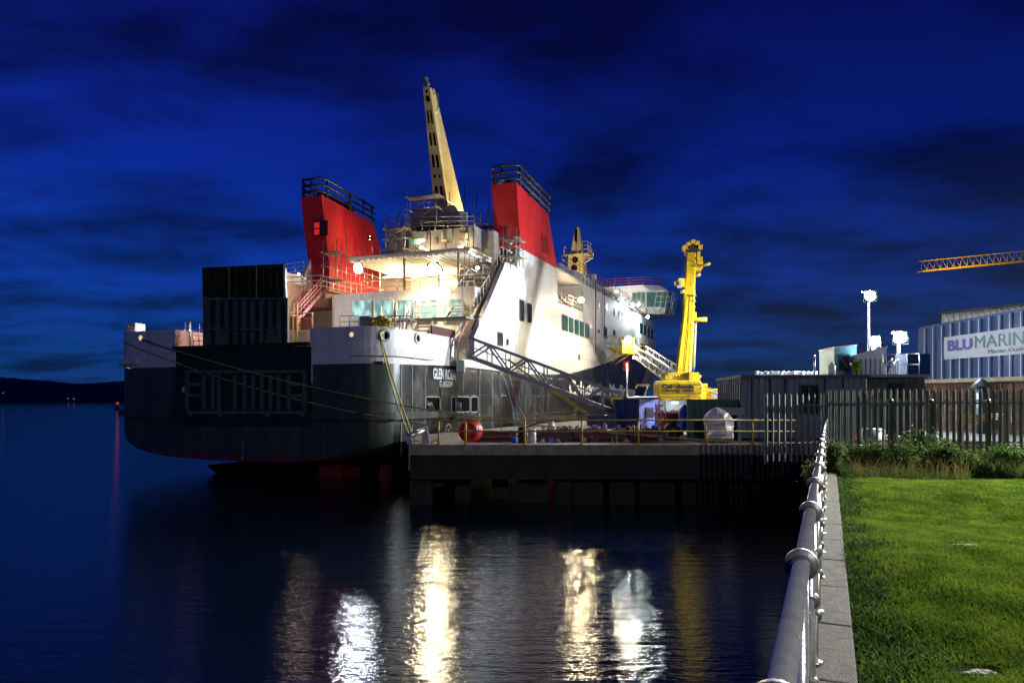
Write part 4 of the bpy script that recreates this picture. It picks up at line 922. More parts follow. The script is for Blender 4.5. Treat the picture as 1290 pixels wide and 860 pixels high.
for side in (1,-1):
    vv = [V3(side*t, s, z) for s, sec in zip(st_, rows if side == 1 else rowsp) for t, z in sec]; ff = []; 
    for j in range(len(rows)-1):
        for i in range(n-1):
            q = (j*n+i, j*n+i+1, (j+1)*n+i+1, (j+1)*n+i); ff.append(q if side == 1 else q[::-1])
    k0 = len(hb.f); hb.add(vv, ff, True)
    for j in range(k0, len(hb.f)):
        z = sum(hb.v[i].z for i in hb.f[j])/4; s_ = sum(hb.v[i].y for i in hb.f[j])/4
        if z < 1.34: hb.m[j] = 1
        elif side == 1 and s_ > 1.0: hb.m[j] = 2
# transom
c = rows[0]; cp0 = rowsp[0]
for i in range(len(c)-1):
    hb.cur = 1 if (c[i][1]+c[i+1][1])/2 < 1.34 else 0
    hb.add([V3(c[i][0],0,c[i][1]),V3(c[i+1][0],0,c[i+1][1]),V3(-cp0[i+1][0],0,cp0[i+1][1]),V3(-cp0[i][0],0,cp0[i][1])], [(0,3,2,1)])
hb.cur = 0
# deck lid
for j in range(len(rows)-1):
    a = rows[j][-1]; b = rows[j+1][-1]; ap = rowsp[j][-1]; bp_ = rowsp[j+1][-1]
    hb.add([V3(-ap[0],st_[j],a[1]-.25),V3(a[0],st_[j],a[1]-.25),V3(b[0],st_[j+1],b[1]-.25),V3(-bp_[0],st_[j+1],b[1]-.25)], [(0,1,2,3)])
hb.build('hull', [hullm, boot, hullside], ship)
# skeg, rudders
k = MB(); k.hexa([V3(-.9,2.5,-2),V3(.9,2.5,-2),V3(.9,14,-2),V3(-.9,14,-2)],[V3(-4.2,1.8,.45),V3(2.0,1.8,.45),V3(2.0,14,.45),V3(-4.2,14,.45)]); k.build('skeg', holem, ship)
for a,b in (((405,596),(432,580)),((481,594),(488,586))):
    k = MB(); p = S(a[0],a[1],2.0); q = S(b[0],b[1],2.0); k.box((p.x,1.8,-.6),(q.x,3.6,q.z)); k.box((p.x-.1,1.7,.12),(q.x+.1,3.7,.2)); k.build('rudder', mat('rudder_red',(.16,.012,.01),.6,0,.3,3), ship)
# plan path round the stern quarter
def path(side, t_in, s_end, off=0, r=1.7, n=9):
    pts = [(t_in, -off)]; B = 8.5
    if side < 0: B = 8.8; r = .6
    for i in range(n+1):
        th = math.pi/2*i/n; pts.append((B-r+(r+off)*math.sin(th), r-(r+off)*math.cos(th)))
    pts.append((B+off, s_end)); return [(side*t, s) for t, s in pts]
def wallstrip(side, t_in, s_end, z0, z1, th=.14, off=0):
    zf0 = z0 if callable(z0) else (lambda s_: z0)
    o_ = path(side, t_in, s_end, off); i_ = path(side, t_in, s_end, off-th); k = MB()
    for a in range(len(o_)-1):
        q = [o_[a], o_[a+1], i_[a+1], i_[a]]
        if side < 0: q = q[::-1]
        k.hexa([V3(x,y,zf0(y)) for x,y in q], [V3(x,y,z1) for x,y in q])
    return k
tR = S(391,420).x; tL = S(221.5,420).x
zt_b = S(440,411).z
k = wallstrip(1, tR, T(572,423).y, (lambda s_: zb_s(s_)-.01), zt_b, .14, .012); k.build('stern_bulwark', shipwhite, ship)
# inner return of the starboard bulwark by the stern door
k = MB(); k.box((tR-.02,-.01,5.0),(tR+.14,1.3,zt_b-.01)); k.build('bulwark_return', shipwhite, ship)
# port quarter: closed white box
zpt = S(190,416.5).z
k = wallstrip(-1, -tL, 3.2, 5.98, zpt, .14, .012); k.build('stern_bulwark', shipwhite, ship)
k = MB(); k.box((tL-.14,.0,5.98),(tL,2.6,zpt-.01)); k.build('bulwark_return', pink, ship)
k = MB(); k.box((-8.3,.2,zpt-.3),(tL-.2,2.6,zpt-.15)); k.build('deck_plate', shipwhite, ship)
k = MB(); a = S(161.5,407.5,.7); b = S(172,417,.7); k.box((a.x,.6,b.z-.2),(b.x,1.3,a.z)); k.build('deck_box', shipwhite, ship)
# white upper fenders
for side, t_in, send, z0 in ((1, S(446,443).x, T(535,446).y+.8, 6.33),):
    k = wallstrip(side, t_in, send, z0, z0+.36, .3, .25); k.build('fender', shipwhite, ship)
k = wallstrip(-1, -S(174,445).x, 1.8, 6.15, 6.5, .3, .28); k.build('fender', shipwhite, ship)
# dark belting
k = wallstrip(1, tR+.15, T(560,525).y, 3.18, 3.55, .4, .24); k.build('belting', hullm, ship)
k = wallstrip(-1, -tL+.1, 9, 3.25, 3.62, .4, .3); k.build('belting', hullm, ship)
# plating seams on the side
k = MB()
for px in (505,519,535,556,583,604,620,640,662,690):
    s_ = T(px,500,8.5).y; k.box((8.505,s_-.03,1.3),(8.525,s_+.03,zb_s(s_)-.05))
k.build('plate_seam', mat('seam_grey',(.22,.22,.21),.35,0,.2), ship)
k = MB(); k.box((8.5,7.5,3.05),(8.62,70,3.17)); k.build('rubbing_strake', hullside, ship)
# fairleads
def fairlead(c, ax, r, lit=False):
    k = MB(); k.ring(c, ax, r, r*.30, 24, 10); f_ = k.build('fairlead', shipwhite, ship)
    k = MB(); k.disc(Vector(c)-Vector(ax)*.02, ax, r*.9, .03, 20); k.build('opening', emitm('warm_hole',(1,.8,.45),.8) if lit else holem, f_)
fairlead(S(443,421.3,-.05), (0,-1,0), .17, True)
q = T(483.5,421,8.45); fairlead(V3(8.18,.68,q.z), (.72,-.70,0), .25)
fairlead(T(526,426,8.55), (1,0,0), .24)
fairlead(S(177.5,425.5,-.05), (0,-1,0), .20, True)
# side openings of the mooring deck
def frame_pane(name, pts, nrm, m_f, m_p, th=.05, w=.05, parent=None, m_slot=None):
    pts = [Vector(p) for p in pts]; nrm = Vector(nrm).normalized(); c = sum(pts, Vector())/len(pts); fr = MB()
    for a, b in zip(pts, pts[1:]+pts[:1]): fr.bar(a, b, w, th, up=nrm)
    f_ = fr.build(name, m_f, parent or ship); k = MB(); inn = [p.lerp(c,.01)-nrm*.005 for p in pts]
    k.prism([p-nrm*.03 for p in inn], nrm*.04); k.build('pane', m_p, f_); return f_
def rrect_t(px0, px1, zc0, zc1, t=8.52, r=.18):      # rounded rectangle on the side plane
    s0 = T(px0,0,t).y; s1 = T(px1,0,t).y; r = min(r, abs(s1-s0)*.3); out = []
    for (cs,cz,a0) in ((s1-r,zc0+r,-90),(s1-r,zc1-r,0),(s0+r,zc1-r,90),(s0+r,zc0+r,180)):
        for i in range(4): a = R(a0+30*i); out.append(V3(t, cs+r*math.cos(a), cz+r*math.sin(a)))
    return out
for px0,px1 in ((536,554),(568.5,573.5),(575,591.5),(593,602)):
    zc = T(px0,519).z; zd = T(px0,499.5).z; frame_pane('hull_opening', rrect_t(px0,px1,zc,zd), (1,0,0), mat('opening_rim',(.3,.3,.28),.4), holem, .05, .06)
k = MB(); 
for i in range(4): k.tube([T(538+i*1.7,505+i*.3,8.56), T(542+i*2.1,517,8.56)], .012, 4); k.tube([T(576+i*1.5,506,8.56), T(578+i*1.2,518,8.56)], .012, 4)
k.build('inner_ladder', alum, ship)
# names
def htext(s_, px0, px1, y0, y1, m=whitet, bold=.02, t=8.5, y0b=None, hb_=None):
    a = T(px0,y1,t); b = T(px1,y1,t); h_ = T(px0,y0,t).z-a.z; dz = 0 if y0b is None else (T(px1,y0b,t).z-h_)-a.z
    return text(s_, V3(t,a.y,a.z), V3(0,b.y-a.y,dz), V3(0,0,h_), (1,0,0), m, 'lettering', ship, .02, bold)
htext('GLEN ROSA', 545.5, 574, 463.2, 477, t=8.52)
htext('GLASGOW', 553.5, 570.5, 479.3, 487, bold=.01)
htext('Caledonian MacBrayne', 717, 800, 478, 503, bold=.02, y0b=None)
k = MB(); q = T(565,543.5,8.53); k.ring(q, (1,0,0), .42, .035, 28, 6); k.bar(q+V3(0,-.25,-.3), q+V3(0,.25,.3), .03,.05, up=(1,0,0)); k.bar(q+V3(0,.25,-.3), q+V3(0,-.25,.3), .03,.05, up=(1,0,0)); k.build('thruster_mark', whitet, ship)
k = MB()
for i in range(8): q = S(305.5,556+i*3.2,-.012); k.box((q.x-.05,-.02,q.z-.03),(q.x+.05,-.005,q.z+.03))
k.box((S(303,563).x,-.02,S(303,563).z-.02),(S(309,563).x,-.005,S(303,563).z+.02)); k.build('draught_marks', mat('mark_grey',(.3,.3,.3),.6), ship)

# stern door and folded ramp
def prS(pts, s, dep): return [S(a,b,s) for a,b in pts], V3(0,dep,0)
dr = MB(); p_,v_ = prS([(221.5,536),(391,536),(391,436),(221.5,436)], -.08, .2); dr.prism(p_, v_); door = dr.build('stern_door', blackm, ship)
k = MB()
def sb(x0,y0,x1,y1,w,h,s): k.bar(S(x0,y0,s), S(x1,y1,s), w, h)
for a in (((236,468),(386,468)),((236,519.5),(386,519.5)),((236,468),(236,517)),((384,468),(384,517)),((276,468),(276,519)),((236,484),(258,484)),((236,498),(258,498)),((364,484),(384,484)),((364,498),(384,498))):
    sb(*a[0],*a[1],.16,.16,-.18)
k.build('door_frame', ribm, door)
k = MB()
for px in (257,268,296,308,319,330,341,351,364): k = MB(); p = S(px,472,-.12); q = S(px,516,-.12); k.box((p.x-.10,-.16,q.z),(p.x+.10,-.081,p.z)); k.build('door_rib', ribm, door)
for px in (240,277,337,381):
    k = MB(); k.box(S(px-3,526,-.2), S(px+3,517,-.05)); k.tube([S(px-3,523,-.2), S(px+3,523,-.2)], .09, 10); k.build('hinge', ribm, door)
k = MB(); k.box(S(229,494,-.15), S(233,487,-.10)); k.build('small_sign', mat('tag_white',(.5,.5,.5),.5), door)
k = MB(); k.box((tL+.02,-.3,S(300,438).z),(tR-.02,.3,S(300,434.5).z+.02)); k.build('door_header', blackm, ship)
rp = MB(); p_,v_ = prS([(257,436),(363,436),(362,375),(257,375.5)], .8, .15); rp.prism(p_, v_); ramp = rp.build('folded_ramp', blackm, ship)
k = MB()
for px in (263,275,286,297,308,319,330,341,352): k = MB(); p = S(px,379,.75); q = S(px,433,.75); k.box((p.x-.13,.68,q.z),(p.x+.10,.799,p.z)); k.build('ramp_rib', ribm, ramp)
k = MB(); 
for y_ in (377,414.5): k.bar(S(257,y_,.65), S(363,y_-.5,.65), .14, .12)
k.bar(S(258,377,.65), S(258,436,.65), .14,.14); k.bar(S(362,376,.65), S(362,436,.65), .14,.14); k.build('ramp_frame', ribm, ramp)
k = MB()
for px in (281,341): k.hexa([S(px-9,436,.66),S(px+9,436,.66),S(px+9,436,.79),S(px-9,436,.79)],[S(px-4,415,.66),S(px+4,415,.66),S(px+4,415,.79),S(px-4,415,.79)])
k.build('gusset', ribm, ramp)
# upper flap in three leaves
for i,(a,b) in enumerate(((254.5,288),(288.8,322.5),(323.3,357.5))):
    k = MB(); z_a = lambda x: 337-(x-254)*.045
    k.prism([S(a+.8,375,.78),S(b,375,.78),S(b-.3,z_a(b),-.1),S(a,z_a(a),-.1)], V3(0,.14,0)); fl = k.build('ramp_flap', blackm, ship)
    k = MB(); 
    for f in (.25,.5,.75): x_ = a+(b-a)*f; k.bar(S(x_+.3,373,.72), S(x_,z_a(x_)+2,-.12), .10,.05)
    k.build('flap_rib', mat('flap_rib_dark',(.022,.034,.032),.5), fl)
k = MB()
for px in (258,273,288.5,306,322.5,340,358): k.tube([S(px-2,375.5,.72), S(px+2,375.5,.72)], .05, 8)
k.build('flap_hinge', alum, ramp)
k = MB(); k.bar(S(362.5,432,.9), S(359,338,.5), .08,.10); k.bar(S(288.4,374,.4), S(288.6,338,-.12), .04,.04); k.bar(S(322.9,374,.4), S(323.2,338,-.12), .04,.04); k.build('ramp_edge_trim', alum, ramp)

# decks and cream walls of the mooring deck
k = MB(); k.box((-8.3,.3,5.95),(8.3,15,6.05)); k.build('mooring_deck', brownp, ship)
k = MB(); k.box((-6.9,9.0,6.05),(-2.4,9.2,8.6)); k.build('deck_front_wall', creamw, ship)
k = MB(); k.box((-8.2,8.8,8.6),(-2.0,13,8.75)); k.build('side_deck', creamw, ship)
s36c = T(734.4,357).y
# core of the ship
coreb = mat('core_wall', (.42,.38,.31), .6, 0, .2, 1.5)
k = MB(); k.box((-8.1,15.2,6.05),(8.1,77,10.88)); k.box((-8.1,24,10.9),(8.1,28,15.2)); k.box((-8.1,28.01,10.9),(5.4,s36c-.3,15.2)); k.build('superstructure_core', coreb, ship)
# starboard side panel
sp_ = [(598,463),(597,423),(636.7,330),(650.7,336),(655.8,313),(701.9,338.6),(702,381),(734.4,393),(760,458),(745,463),(720,470),(690,472),(662,471),(630,467)]
spl = [T(a,b,8.5) for a,b in sp_]
def side_prism(k, pts, th, flip=False):
    k.hexa([Vector(p) for p in pts], [Vector(p)+V3(-th if not flip else th,0,0) for p in pts])
topl = [T(x_,y_,8.5) for x_,y_ in [(597.5,423),(616,379.7),(636.7,330),(650.7,336),(655.8,313),(678,325.3),(701.9,338.6),(702.05,381),(718,387),(734.4,393),(746,424),(759,457.5)]]
def panel_strip(sgn, ds):
    k = MB(); 
    for p,q in zip(topl, topl[1:]):
        zp = zb_s(p.y); zq = zb_s(q.y); vv = []
        for t_ in (8.52, 8.2): vv += [V3(sgn*t_,p.y+ds,zp),V3(sgn*t_,q.y+ds,zq),V3(sgn*t_,q.y+ds,q.z),V3(sgn*t_,p.y+ds,p.z)]
        f_ = [(0,1,2,3),(7,6,5,4),(3,2,6,7),(0,3,7,4),(1,5,6,2)]
        k.add(vv, f_ if sgn > 0 else [f[::-1] for f in f_])
    return k
panel_strip(1, 0).build('side_panel', shipwhite, ship)
# small strake between bulwark and panel, with the gangway recess
k = MB(); s0 = T(572,0).y; s1 = T(598.3,0).y; k.box((8.36,s0,zb_s(s0)),(8.515,s1,6.62)); k.build('side_strake', shipwhite, ship)
k = MB(); k.box((6.9,s0+.1,6.2),(7.0,s1+.3,8.6)); k.build('recess_wall', mat('recess_red',(.10,.03,.03),.6), ship)
# port side panel, same outline mirrored and 2.3 m further aft
panel_strip(-1, -2.3).build('side_panel', shipwhite, ship)
# forward house
s36 = T(734.4,357).y; zf = T(734.4,357).z; s77 = T(824,400).y
k = MB(); pts = [V3(8.5,s36,10.8),V3(8.5,s36,zf),V3(8.5,s77-1,15.7),V3(8.5,s77+1.2,zb_s(s77)),V3(8.5,T(800,440).y,zb_s(T(800,440).y)-.0),V3(8.5,T(760,458).y,zb_s(T(760,458).y)-.02)]
side_prism(k, [p+V3(.02,0,0) for p in pts], 17.0); k.build('forward_house', shipwhite, ship)
# balcony slab over the side recess, inner wall
k = MB(); k.box((2,28,zf-.12),(8.5,s36-.01,zf+.1)); k.build('balcony_roof', shipwhite, ship)
k = MB(); k.box((5.5,28,12.4),(5.7,s36,zf-.13)); k.build('recess_back_wall', shipwhite, ship)
k = MB(); k.box((5.7,28,12.3),(8.3,s36,12.4)); k.build('balcony_deck', brownp, ship)
bt = s36-T(702,0).y
k = MB(); k.rail([T(702.3,381,8.42)+V3(0,0,.02), T(733.5,392.6,8.42)+V3(0,0,.02)], 1.0, .02, 3, 1.2); k.build('balcony_railing', alum, ship)
k = MB(); k.ring(V3(8.0,T(716,0,8).y,13.4), (.3,-1,0), .38, .1, 16, 8); k.build('lifebuoy', redp, ship)
k = MB(); k.bar(V3(7.2,28.5,14.6), V3(8.0,s36-1,12.6), .10,.1); k.bar(V3(7.0,28.5,14.0), V3(7.8,s36-2,12.6), .07,.07); k.build('inclined_ladder', pipeb, ship)
# upper deckhouse + green tarp + railings
zh = zf+1.35
k = MB(); k.box((-7,s36,zf+.1),(7.7,72,zh)); k.box((-6,s36+4,zh),(5.0,71,zh+1.6)); k.build('upper_deckhouse', shipwhite, ship)
k = MB(); random.seed(3); c = V3(6.2,s36-1.6,zf+.12); vv = []
for j in range(5):
    for i in range(10): a = 6.283*i/10; r_ = .9*(1-.18*j)*(1+random.uniform(-.15,.15)); vv.append(c+V3(math.cos(a)*r_,math.sin(a)*r_*.8,j*.33+random.uniform(-.05,.05)))
k.add(vv, [(j*10+i,j*10+(i+1)%10,(j+1)*10+(i+1)%10,(j+1)*10+i) for j in range(4) for i in range(10)]+[tuple(40+i for i in range(10))]); k.build('green_cover', mat('green_sheet',(.02,.20,.08),.5,0,.2,3), ship)
redrail = mat('red_rail',(.38,.06,.03),.5,0,.2,4)
k = MB(); k.rail([V3(1.5,s36+.1,zh), V3(7.6,s36+.1,zh), V3(7.6,70,zh)], 1.1, .03, 3, 2.0); k.build('upper_railing', redrail, ship)
k = MB(); k.rail([V3(8.4,s36+.1,zf+.05), V3(8.4,71,15.72)], 1.15, .028, 4, 1.3, .035); k.build('side_railing', alum, ship)
k = MB(); random.seed(9)
for i in range(26): k = MB(); s_ = s36+1+i*1.3; k.box((8.1,s_,zf+.05),(8.35,s_+random.uniform(.2,.9),zf+random.uniform(.4,1.1))); k.build('deck_locker', mat('gear_grey',(.45,.44,.42),.6,0,.5,1.5), ship)
k = MB(); s_ = T(752,345).y; k.box((7.9,s_,zf),(8.3,s_+.7,T(752,345).z)); k.build('vent_trunk', creamw, ship)
k = MB(); k.tube([T(750.5,445,8.58), T(750.5,352,8.58)], .055, 6); k.tube([T(761.5,420,8.57), T(761.5,363,8.57)], .04, 6); k.build('side_pipe', mat('rusty_pipe',(.12,.08,.06),.7), ship)
# windows on the side
def sidewin(px0, px1, y0a, y1a, name='window', mp=glassd, r=.15, npane=1, t=8.53):
    z1_ = T(px0,y0a,t).z; z0_ = T(px0,y1a,t).z
    f_ = frame_pane(name, rrect_t(px0,px1,z0_,z1_,t,r), (1,0,0), mat('window_rim',(.10,.11,.12),.4), mp, .06, .07)
    if npane > 1:
        s0 = T(px0,0,t).y; s1 = T(px1,0,t).y; k = MB()
        for i in range(1,npane): k = MB(); s_ = s0+(s1-s0)*i/npane; k.box((t+.005,s_-.09,z0_),(t+.05,s_+.09,z1_)); k.build('mullion', mat('mullion_grey',(.5,.5,.5),.5), f_)
    return f_
sidewin(654.3,660.2,376.5,403.5); sidewin(664,669.6,381,406.3)
sidewin(626.3,633.4,417.7,435.2,'side_door'); sidewin(637.4,640.7,426,434.6)
sidewin(707.7,741.9,395.5,416, mp=glassg, npane=5)
for px in (751.6,): pass
for px,py in ((755,382),(764,387.4),(775,393),(780.7,395.6),(785.3,398.4),(789.5,401.4)):
    q = T(px,py,8.54); k = MB(); ss = .34 if px < 770 else .30
    vv = [q+V3(.02,math.cos(a*.5236)*ss*1.1,math.sin(a*.5236)*ss*1.6) for a in range(12)]; k.prism([v-V3(.03,0,0) for v in vv], (.03,0,0)); f_ = k.build('porthole', mat('porthole_grey',(.45,.48,.5),.3), ship)
sidewin(760.5,764.5,411,425,'side_door'); sidewin(772.7,774.8,415,422); sidewin(753.3,755,414.5,419); sidewin(728.7,730.3,446,453,'scupper',holem)
sidewin(806,823,406,419.5, mp=glassd, npane=4); sidewin(806.5,823.5,432,442, mp=glassd, npane=4)
# bridge
sB = 71.5; zB0 = H+(505-397)/F*101; zR = 20.75
k = MB(); k.hexa([V3(-10.6,sB,16.45),V3(8.2,sB,16.45),V3(10.5,sB+1.2,16.45),V3(10.5,sB+5.5,16.45),V3(-10.6,sB+7,16.45)],[V3(-10.6,sB,17.35),V3(8.0,sB,17.35),V3(10.8,sB+1.2,17.35),V3(10.8,sB+5.5,17.35),V3(-10.6,sB+7,17.35)]); k.build('bridge_base', shipwhite, ship)
k = MB(); k.hexa([V3(-10.6,sB-.1,19.75),V3(8.6,sB-.1,19.75),V3(11.1,sB+1.2,19.75),V3(11.1,sB+5.5,19.75),V3(-10.6,sB+7,19.75)],[V3(-10.0,sB,20.6),V3(7.6,sB,20.6),V3(9.9,sB+1.5,20.6),V3(9.9,sB+5,20.6),V3(-10,sB+7,20.6)]); k.build('bridge_roof', shipwhite, ship)
k = MB(); k.box((-10.2,sB+.3,17.35),(8.0,sB+6.3,19.75)); k.hexa([V3(8,sB+.3,17.35),V3(10.2,sB+1.4,17.35),V3(10.2,sB+5.2,17.35),V3(8,sB+6,17.35)],[V3(8,sB+.3,19.75),V3(10.8,sB+1.4,19.75),V3(10.8,sB+5.2,19.75),V3(8,sB+6,19.75)]); k.build('bridge_wall', shipwhite, ship)
tA = S(797,380,sB+.28).x
for i in range(3):
    a = tA+(8.05-tA)*i/3; b = tA+(8.05-tA)*(i+1)/3-.12
    frame_pane('bridge_window', [V3(a,sB+.26,17.55),V3(b,sB+.26,17.55),V3(b,sB+.26,19.6),V3(a,sB+.26,19.6)], (0,-1,0), mat('window_rim',(.1,.11,.12),.4), glassg, .06, .08)
frame_pane('bridge_window', [V3(8.15,sB+.34,17.55),V3(10.2,sB+1.34,17.55),V3(10.7,sB+1.34,19.6),V3(8.15,sB+.34,19.6)], (.45,-1,0), mat('window_rim',(.1,.11,.12),.4), glassg, .06, .08)
frame_pane('bridge_window', [V3(10.27,sB+1.5,17.55),V3(10.27,sB+5.1,17.55),V3(10.83,sB+5.1,19.6),V3(10.83,sB+1.5,19.6)], (1,0,-.2), mat('window_rim',(.1,.11,.12),.4), glassg, .06, .08)
k = MB(); tD = S(788,380,sB+.28).x; k.box((tD-.5,sB+.2,17.3),(tD+.3,sB+.29,19.5)); k.build('bridge_door', creamw, ship)
k = MB(); k.rail([V3(S(757,350,sB).x,sB+.2,20.6), V3(7.6,sB+.2,20.6), V3(9.6,sB+1.8,20.6), V3(9.6,sB+4.8,20.6)], 1.15, .035, 3, 1.8); k.build('roof_railing', redrail, ship)
k = MB(); 
pts = [V3(9.2,sB-.4,16.5),V3(11.2,sB+1.0,16.5),V3(11.2,sB+5.5,16.5)]
for f in (0,.25,.5,.75,1.0):
    k.tube([p+V3(f*.55,-.0,f*3.1) for p in pts], .035, 6)
for a,b in zip(pts,pts[1:]):
    for i in range(4): q = a.lerp(b,i/3); k.tube([q, q+V3(.55,0,3.1)], .04, 6)
k.build('wing_platform_railing', shipwhite, ship)
# forward mast
sM = 64.8; k = MB()
def mastsec(k, z0, z1, w0, w1, d0_, d1_, t=0, s=sM): k.hexa([V3(t-w0,s-d0_,z0),V3(t+w0,s-d0_,z0),V3(t+w0,s+d0_,z0),V3(t-w0,s+d0_,z0)],[V3(t-w1,s-d1_,z1),V3(t+w1,s-d1_,z1),V3(t+w1,s+d1_,z1),V3(t-w1,s+d1_,z1)])
tM = S(727,330,sM).x
zz = lambda y: S(727,y,sM).z
mastsec(k, 17, zz(323), 1.25, 1.0, 1.0, .9, tM); mastsec(k, zz(323), zz(318), 1.0, .8, .9, .6, tM); mastsec(k, zz(318), zz(287), .75, .28, .6, .25, tM+.05); k.build('forward_mast', mastm, ship)
k = MB(); k.box((tM-.12,sM-.63,zz(305)),(tM+.12,sM-.30,zz(290))); k.tube([V3(tM,sM-1.02,zz(329)),V3(tM,sM-.9,zz(329))], .42, 16); k.tube([V3(tM-.1,sM-1.05,zz(339)),V3(tM-.1,sM-.9,zz(339))], .42, 16); k.build('mast_opening', holem, ship)
k = MB(); k.box((tM-1.6,sM-1.3,zz(323)),(tM+1.9,sM+1,zz(322))); k.rail([V3(tM-1.5,sM-1.2,zz(322)),V3(tM-1.5,sM+.9,zz(322))],1.1,.03,2); k.rail([V3(tM+.4,sM-1.2,zz(322)),V3(tM+1.8,sM-1.2,zz(322)),V3(tM+1.8,sM+.9,zz(322))],1.6,.035,3,.8)
a = S(708,327,sM); b = S(747,325,sM)
k.bar(V3(tM-.9,sM,zz(333)), a, .14,.14); k.bar(V3(tM+.9,sM,zz(332)), b, .14,.14); k.bar(a, V3(tM-.8,sM,a.z), .1,.1); k.bar(b, V3(tM+.8,sM,b.z), .1,.1); k.build('mast_platform', mastm, ship)
k = MB()
for px,y0,y1 in ((708,327,314),(715.3,326,311),(747,325,312),(726,288,283.5)): k = MB(); q = S(px,y0,sM); k.tube([q, V3(q.x,q.y,S(px,y1,sM).z)], .06, 6); k.build('aerial', alum, ship)

# funnels
def funnel(sgn, ds, lab):
    f = MB(); tO = 8.5; tI = 6.55
    aO0 = T(655.8,313.5,8.5); aO1 = T(650.5,229.5,8.5); fO1 = T(690.4,268.8,8.5); fO0 = T(701.9,338.4,8.5)
    def m(t,s,z): return V3(sgn*t, s+ds, z)
    lo = [(tI,aO0.y,aO0.z),(tO,aO0.y,aO0.z),(tO,fO0.y,fO0.z),(tI,fO0.y,fO0.z)]; hi = [(tI,aO1.y,aO1.z),(tO,aO1.y,aO1.z),(tO,fO1.y,fO1.z),(tI,fO1.y,fO1.z)]
    lo = [m(*p) for p in lo]; hi = [m(*p) for p in hi]
    if sgn < 0: lo = lo[::-1]; hi = hi[::-1]
    # extend down to the deck inboard
    f.hexa(lo, hi); fo = f.build('funnel', fred, ship)
    f = MB(); lo2 = [Vector((p.x - (sgn*.0), p.y, 11 if False else 10.9)) for p in lo]; f.hexa([p+V3(-sgn*.05,.05,0) for p in lo2], [p+V3(-sgn*.05,.05,-.004) for p in lo]); f.build('funnel_base', fred if sgn < 0 else mat('base_dark',(.08,.06,.05),.6), ship)
    k = MB(); 
    for i,zo in enumerate((.28,.78,1.28)):
        off = .12
        pts = [(tI-off,fO1.y,fO1.z),(tI-off,aO1.y+.5,aO1.z),(tI+.2,aO1.y-off,aO1.z),(tO-.3,aO1.y-off,aO1.z),(tO+off,aO1.y+.4,aO1.z),(tO+off,fO1.y+.15,fO1.z)]
        k.tube([m(a,b,c+zo) for a,b,c in pts], .10, 8)
    for (a,b,c) in ((tI-.1,aO1.y+.6,aO1.z),(tO+.1,aO1.y+.5,aO1.z),(7.4,aO1.y-.1,aO1.z),(tO+.1,(aO1.y+fO1.y)/2-1,(aO1.z+fO1.z)/2),(tO+.1,(aO1.y+fO1.y)/2+1.2,(aO1.z+fO1.z)/2),(tO+.1,fO1.y-.4,fO1.z),(tI-.1,(aO1.y+fO1.y)/2,(aO1.z+fO1.z)/2),(tI-.1,(aO1.y+fO1.y)/2+2,(aO1.z+fO1.z)/2),(tI-.1,fO1.y-.4,fO1.z)):
        k.tube([m(a,b,c-.1), m(a,b,c+1.35)], .09, 6)
    k.build('funnel_grille', pipeb, fo)
    k = MB(); # exhaust stubs
    for s_ in (1.2,2.4,3.6,4.8): k = MB(); k.tube([m(7.5,aO1.y+s_,aO1.z-.3), m(7.5,aO1.y+s_,aO1.z+.7)], .3, 12); k.build('exhaust_pipe', pipeb, fo)
    return fo
fs_ = funnel(1, 0, '')
a = T(684,318.5,8.53); b = T(691.5,300,8.53); frame_pane('louvre', [V3(8.53,a.y,a.z),V3(8.53,b.y,a.z+.1),V3(8.53,b.y-.3,b.z),V3(8.53,a.y-.25,b.z)], (1,0,0), fred, mat('louvre_red',(.28,.012,.012),.5), .05,.06, parent=fs_)
fp = funnel(-1, -2.35, '')
q0 = S(394,298,T(651,0).y-2.42); q1 = S(411.5,277,T(651,0).y-2.50)
k = MB(); k.box((q0.x-.0,q0.y-.0,q0.z),(q1.x,q0.y+.1,q1.z)); k.build('vent_opening', mat('opening_darkred',(.05,.01,.01),.6), fp)
k = MB(); k.box((q0.x+.15,q0.y-.03,q0.z+.1),(q0.x+.6,q0.y+.02,(q0.z+q1.z)/2-.05)); k.box((q0.x+.15,q0.y-.03,(q0.z+q1.z)/2+.05),(q0.x+.6,q0.y+.02,q1.z-.1)); k.build('vent_light_patch', emitm('red_glow',(1,.03,.02),.5), fp)
k = MB(); q = T(478,285,-6.5); k.box((-6.5,22.5,15.3),(-6.35,23.5,16.2)); k.build('vent_cover', greyp, fp)

# aft house with lit windows
sH = 13.0; zHt = S(500,359,sH).z; hx0 = S(409,380,sH).x; hx1 = S(597,380,sH).x
k = MB(); r_ = 1.3; pts = [(hx0,sH+6),(hx0,sH+r_)]+[(hx0+r_-r_*math.cos(R(a)), sH+r_-r_*math.sin(R(a))) for a in (22,45,67)]+[(hx0+r_,sH),(hx1,sH),(hx1,sH+6)]
k.hexa([V3(a,b,6.05) for a,b in pts], [V3(a,b,10.9) for a,b in pts])
for a,b in zip(pts, pts[1:]): k.bar(V3(a[0],a[1]+.06,11.28), V3(b[0],b[1]+.06,11.28), .1, .78)
hs_ = k.build('aft_house', shipwhite, ship)
wz0 = S(500,402.5,sH).z; wz1 = S(500,377,sH).z
def aftwin(px0,px1,y0,y1,p=hs_):
    a = S(px0,y1,sH-.03); b = S(px1,y0,sH-.03); r = .16; out = []
    for (cx,cz,a0) in ((b.x-r,a.z+r,-90),(b.x-r,b.z-r,0),(a.x+r,b.z-r,90),(a.x+r,a.z+r,180)):
        for i in range(4): t_ = R(a0+30*i); out.append(V3(cx+r*math.cos(t_), sH-.03, cz+r*math.sin(t_)))
    return frame_pane('window', out, (0,-1,0), creamw, winlit, .10, .08, parent=hs_)
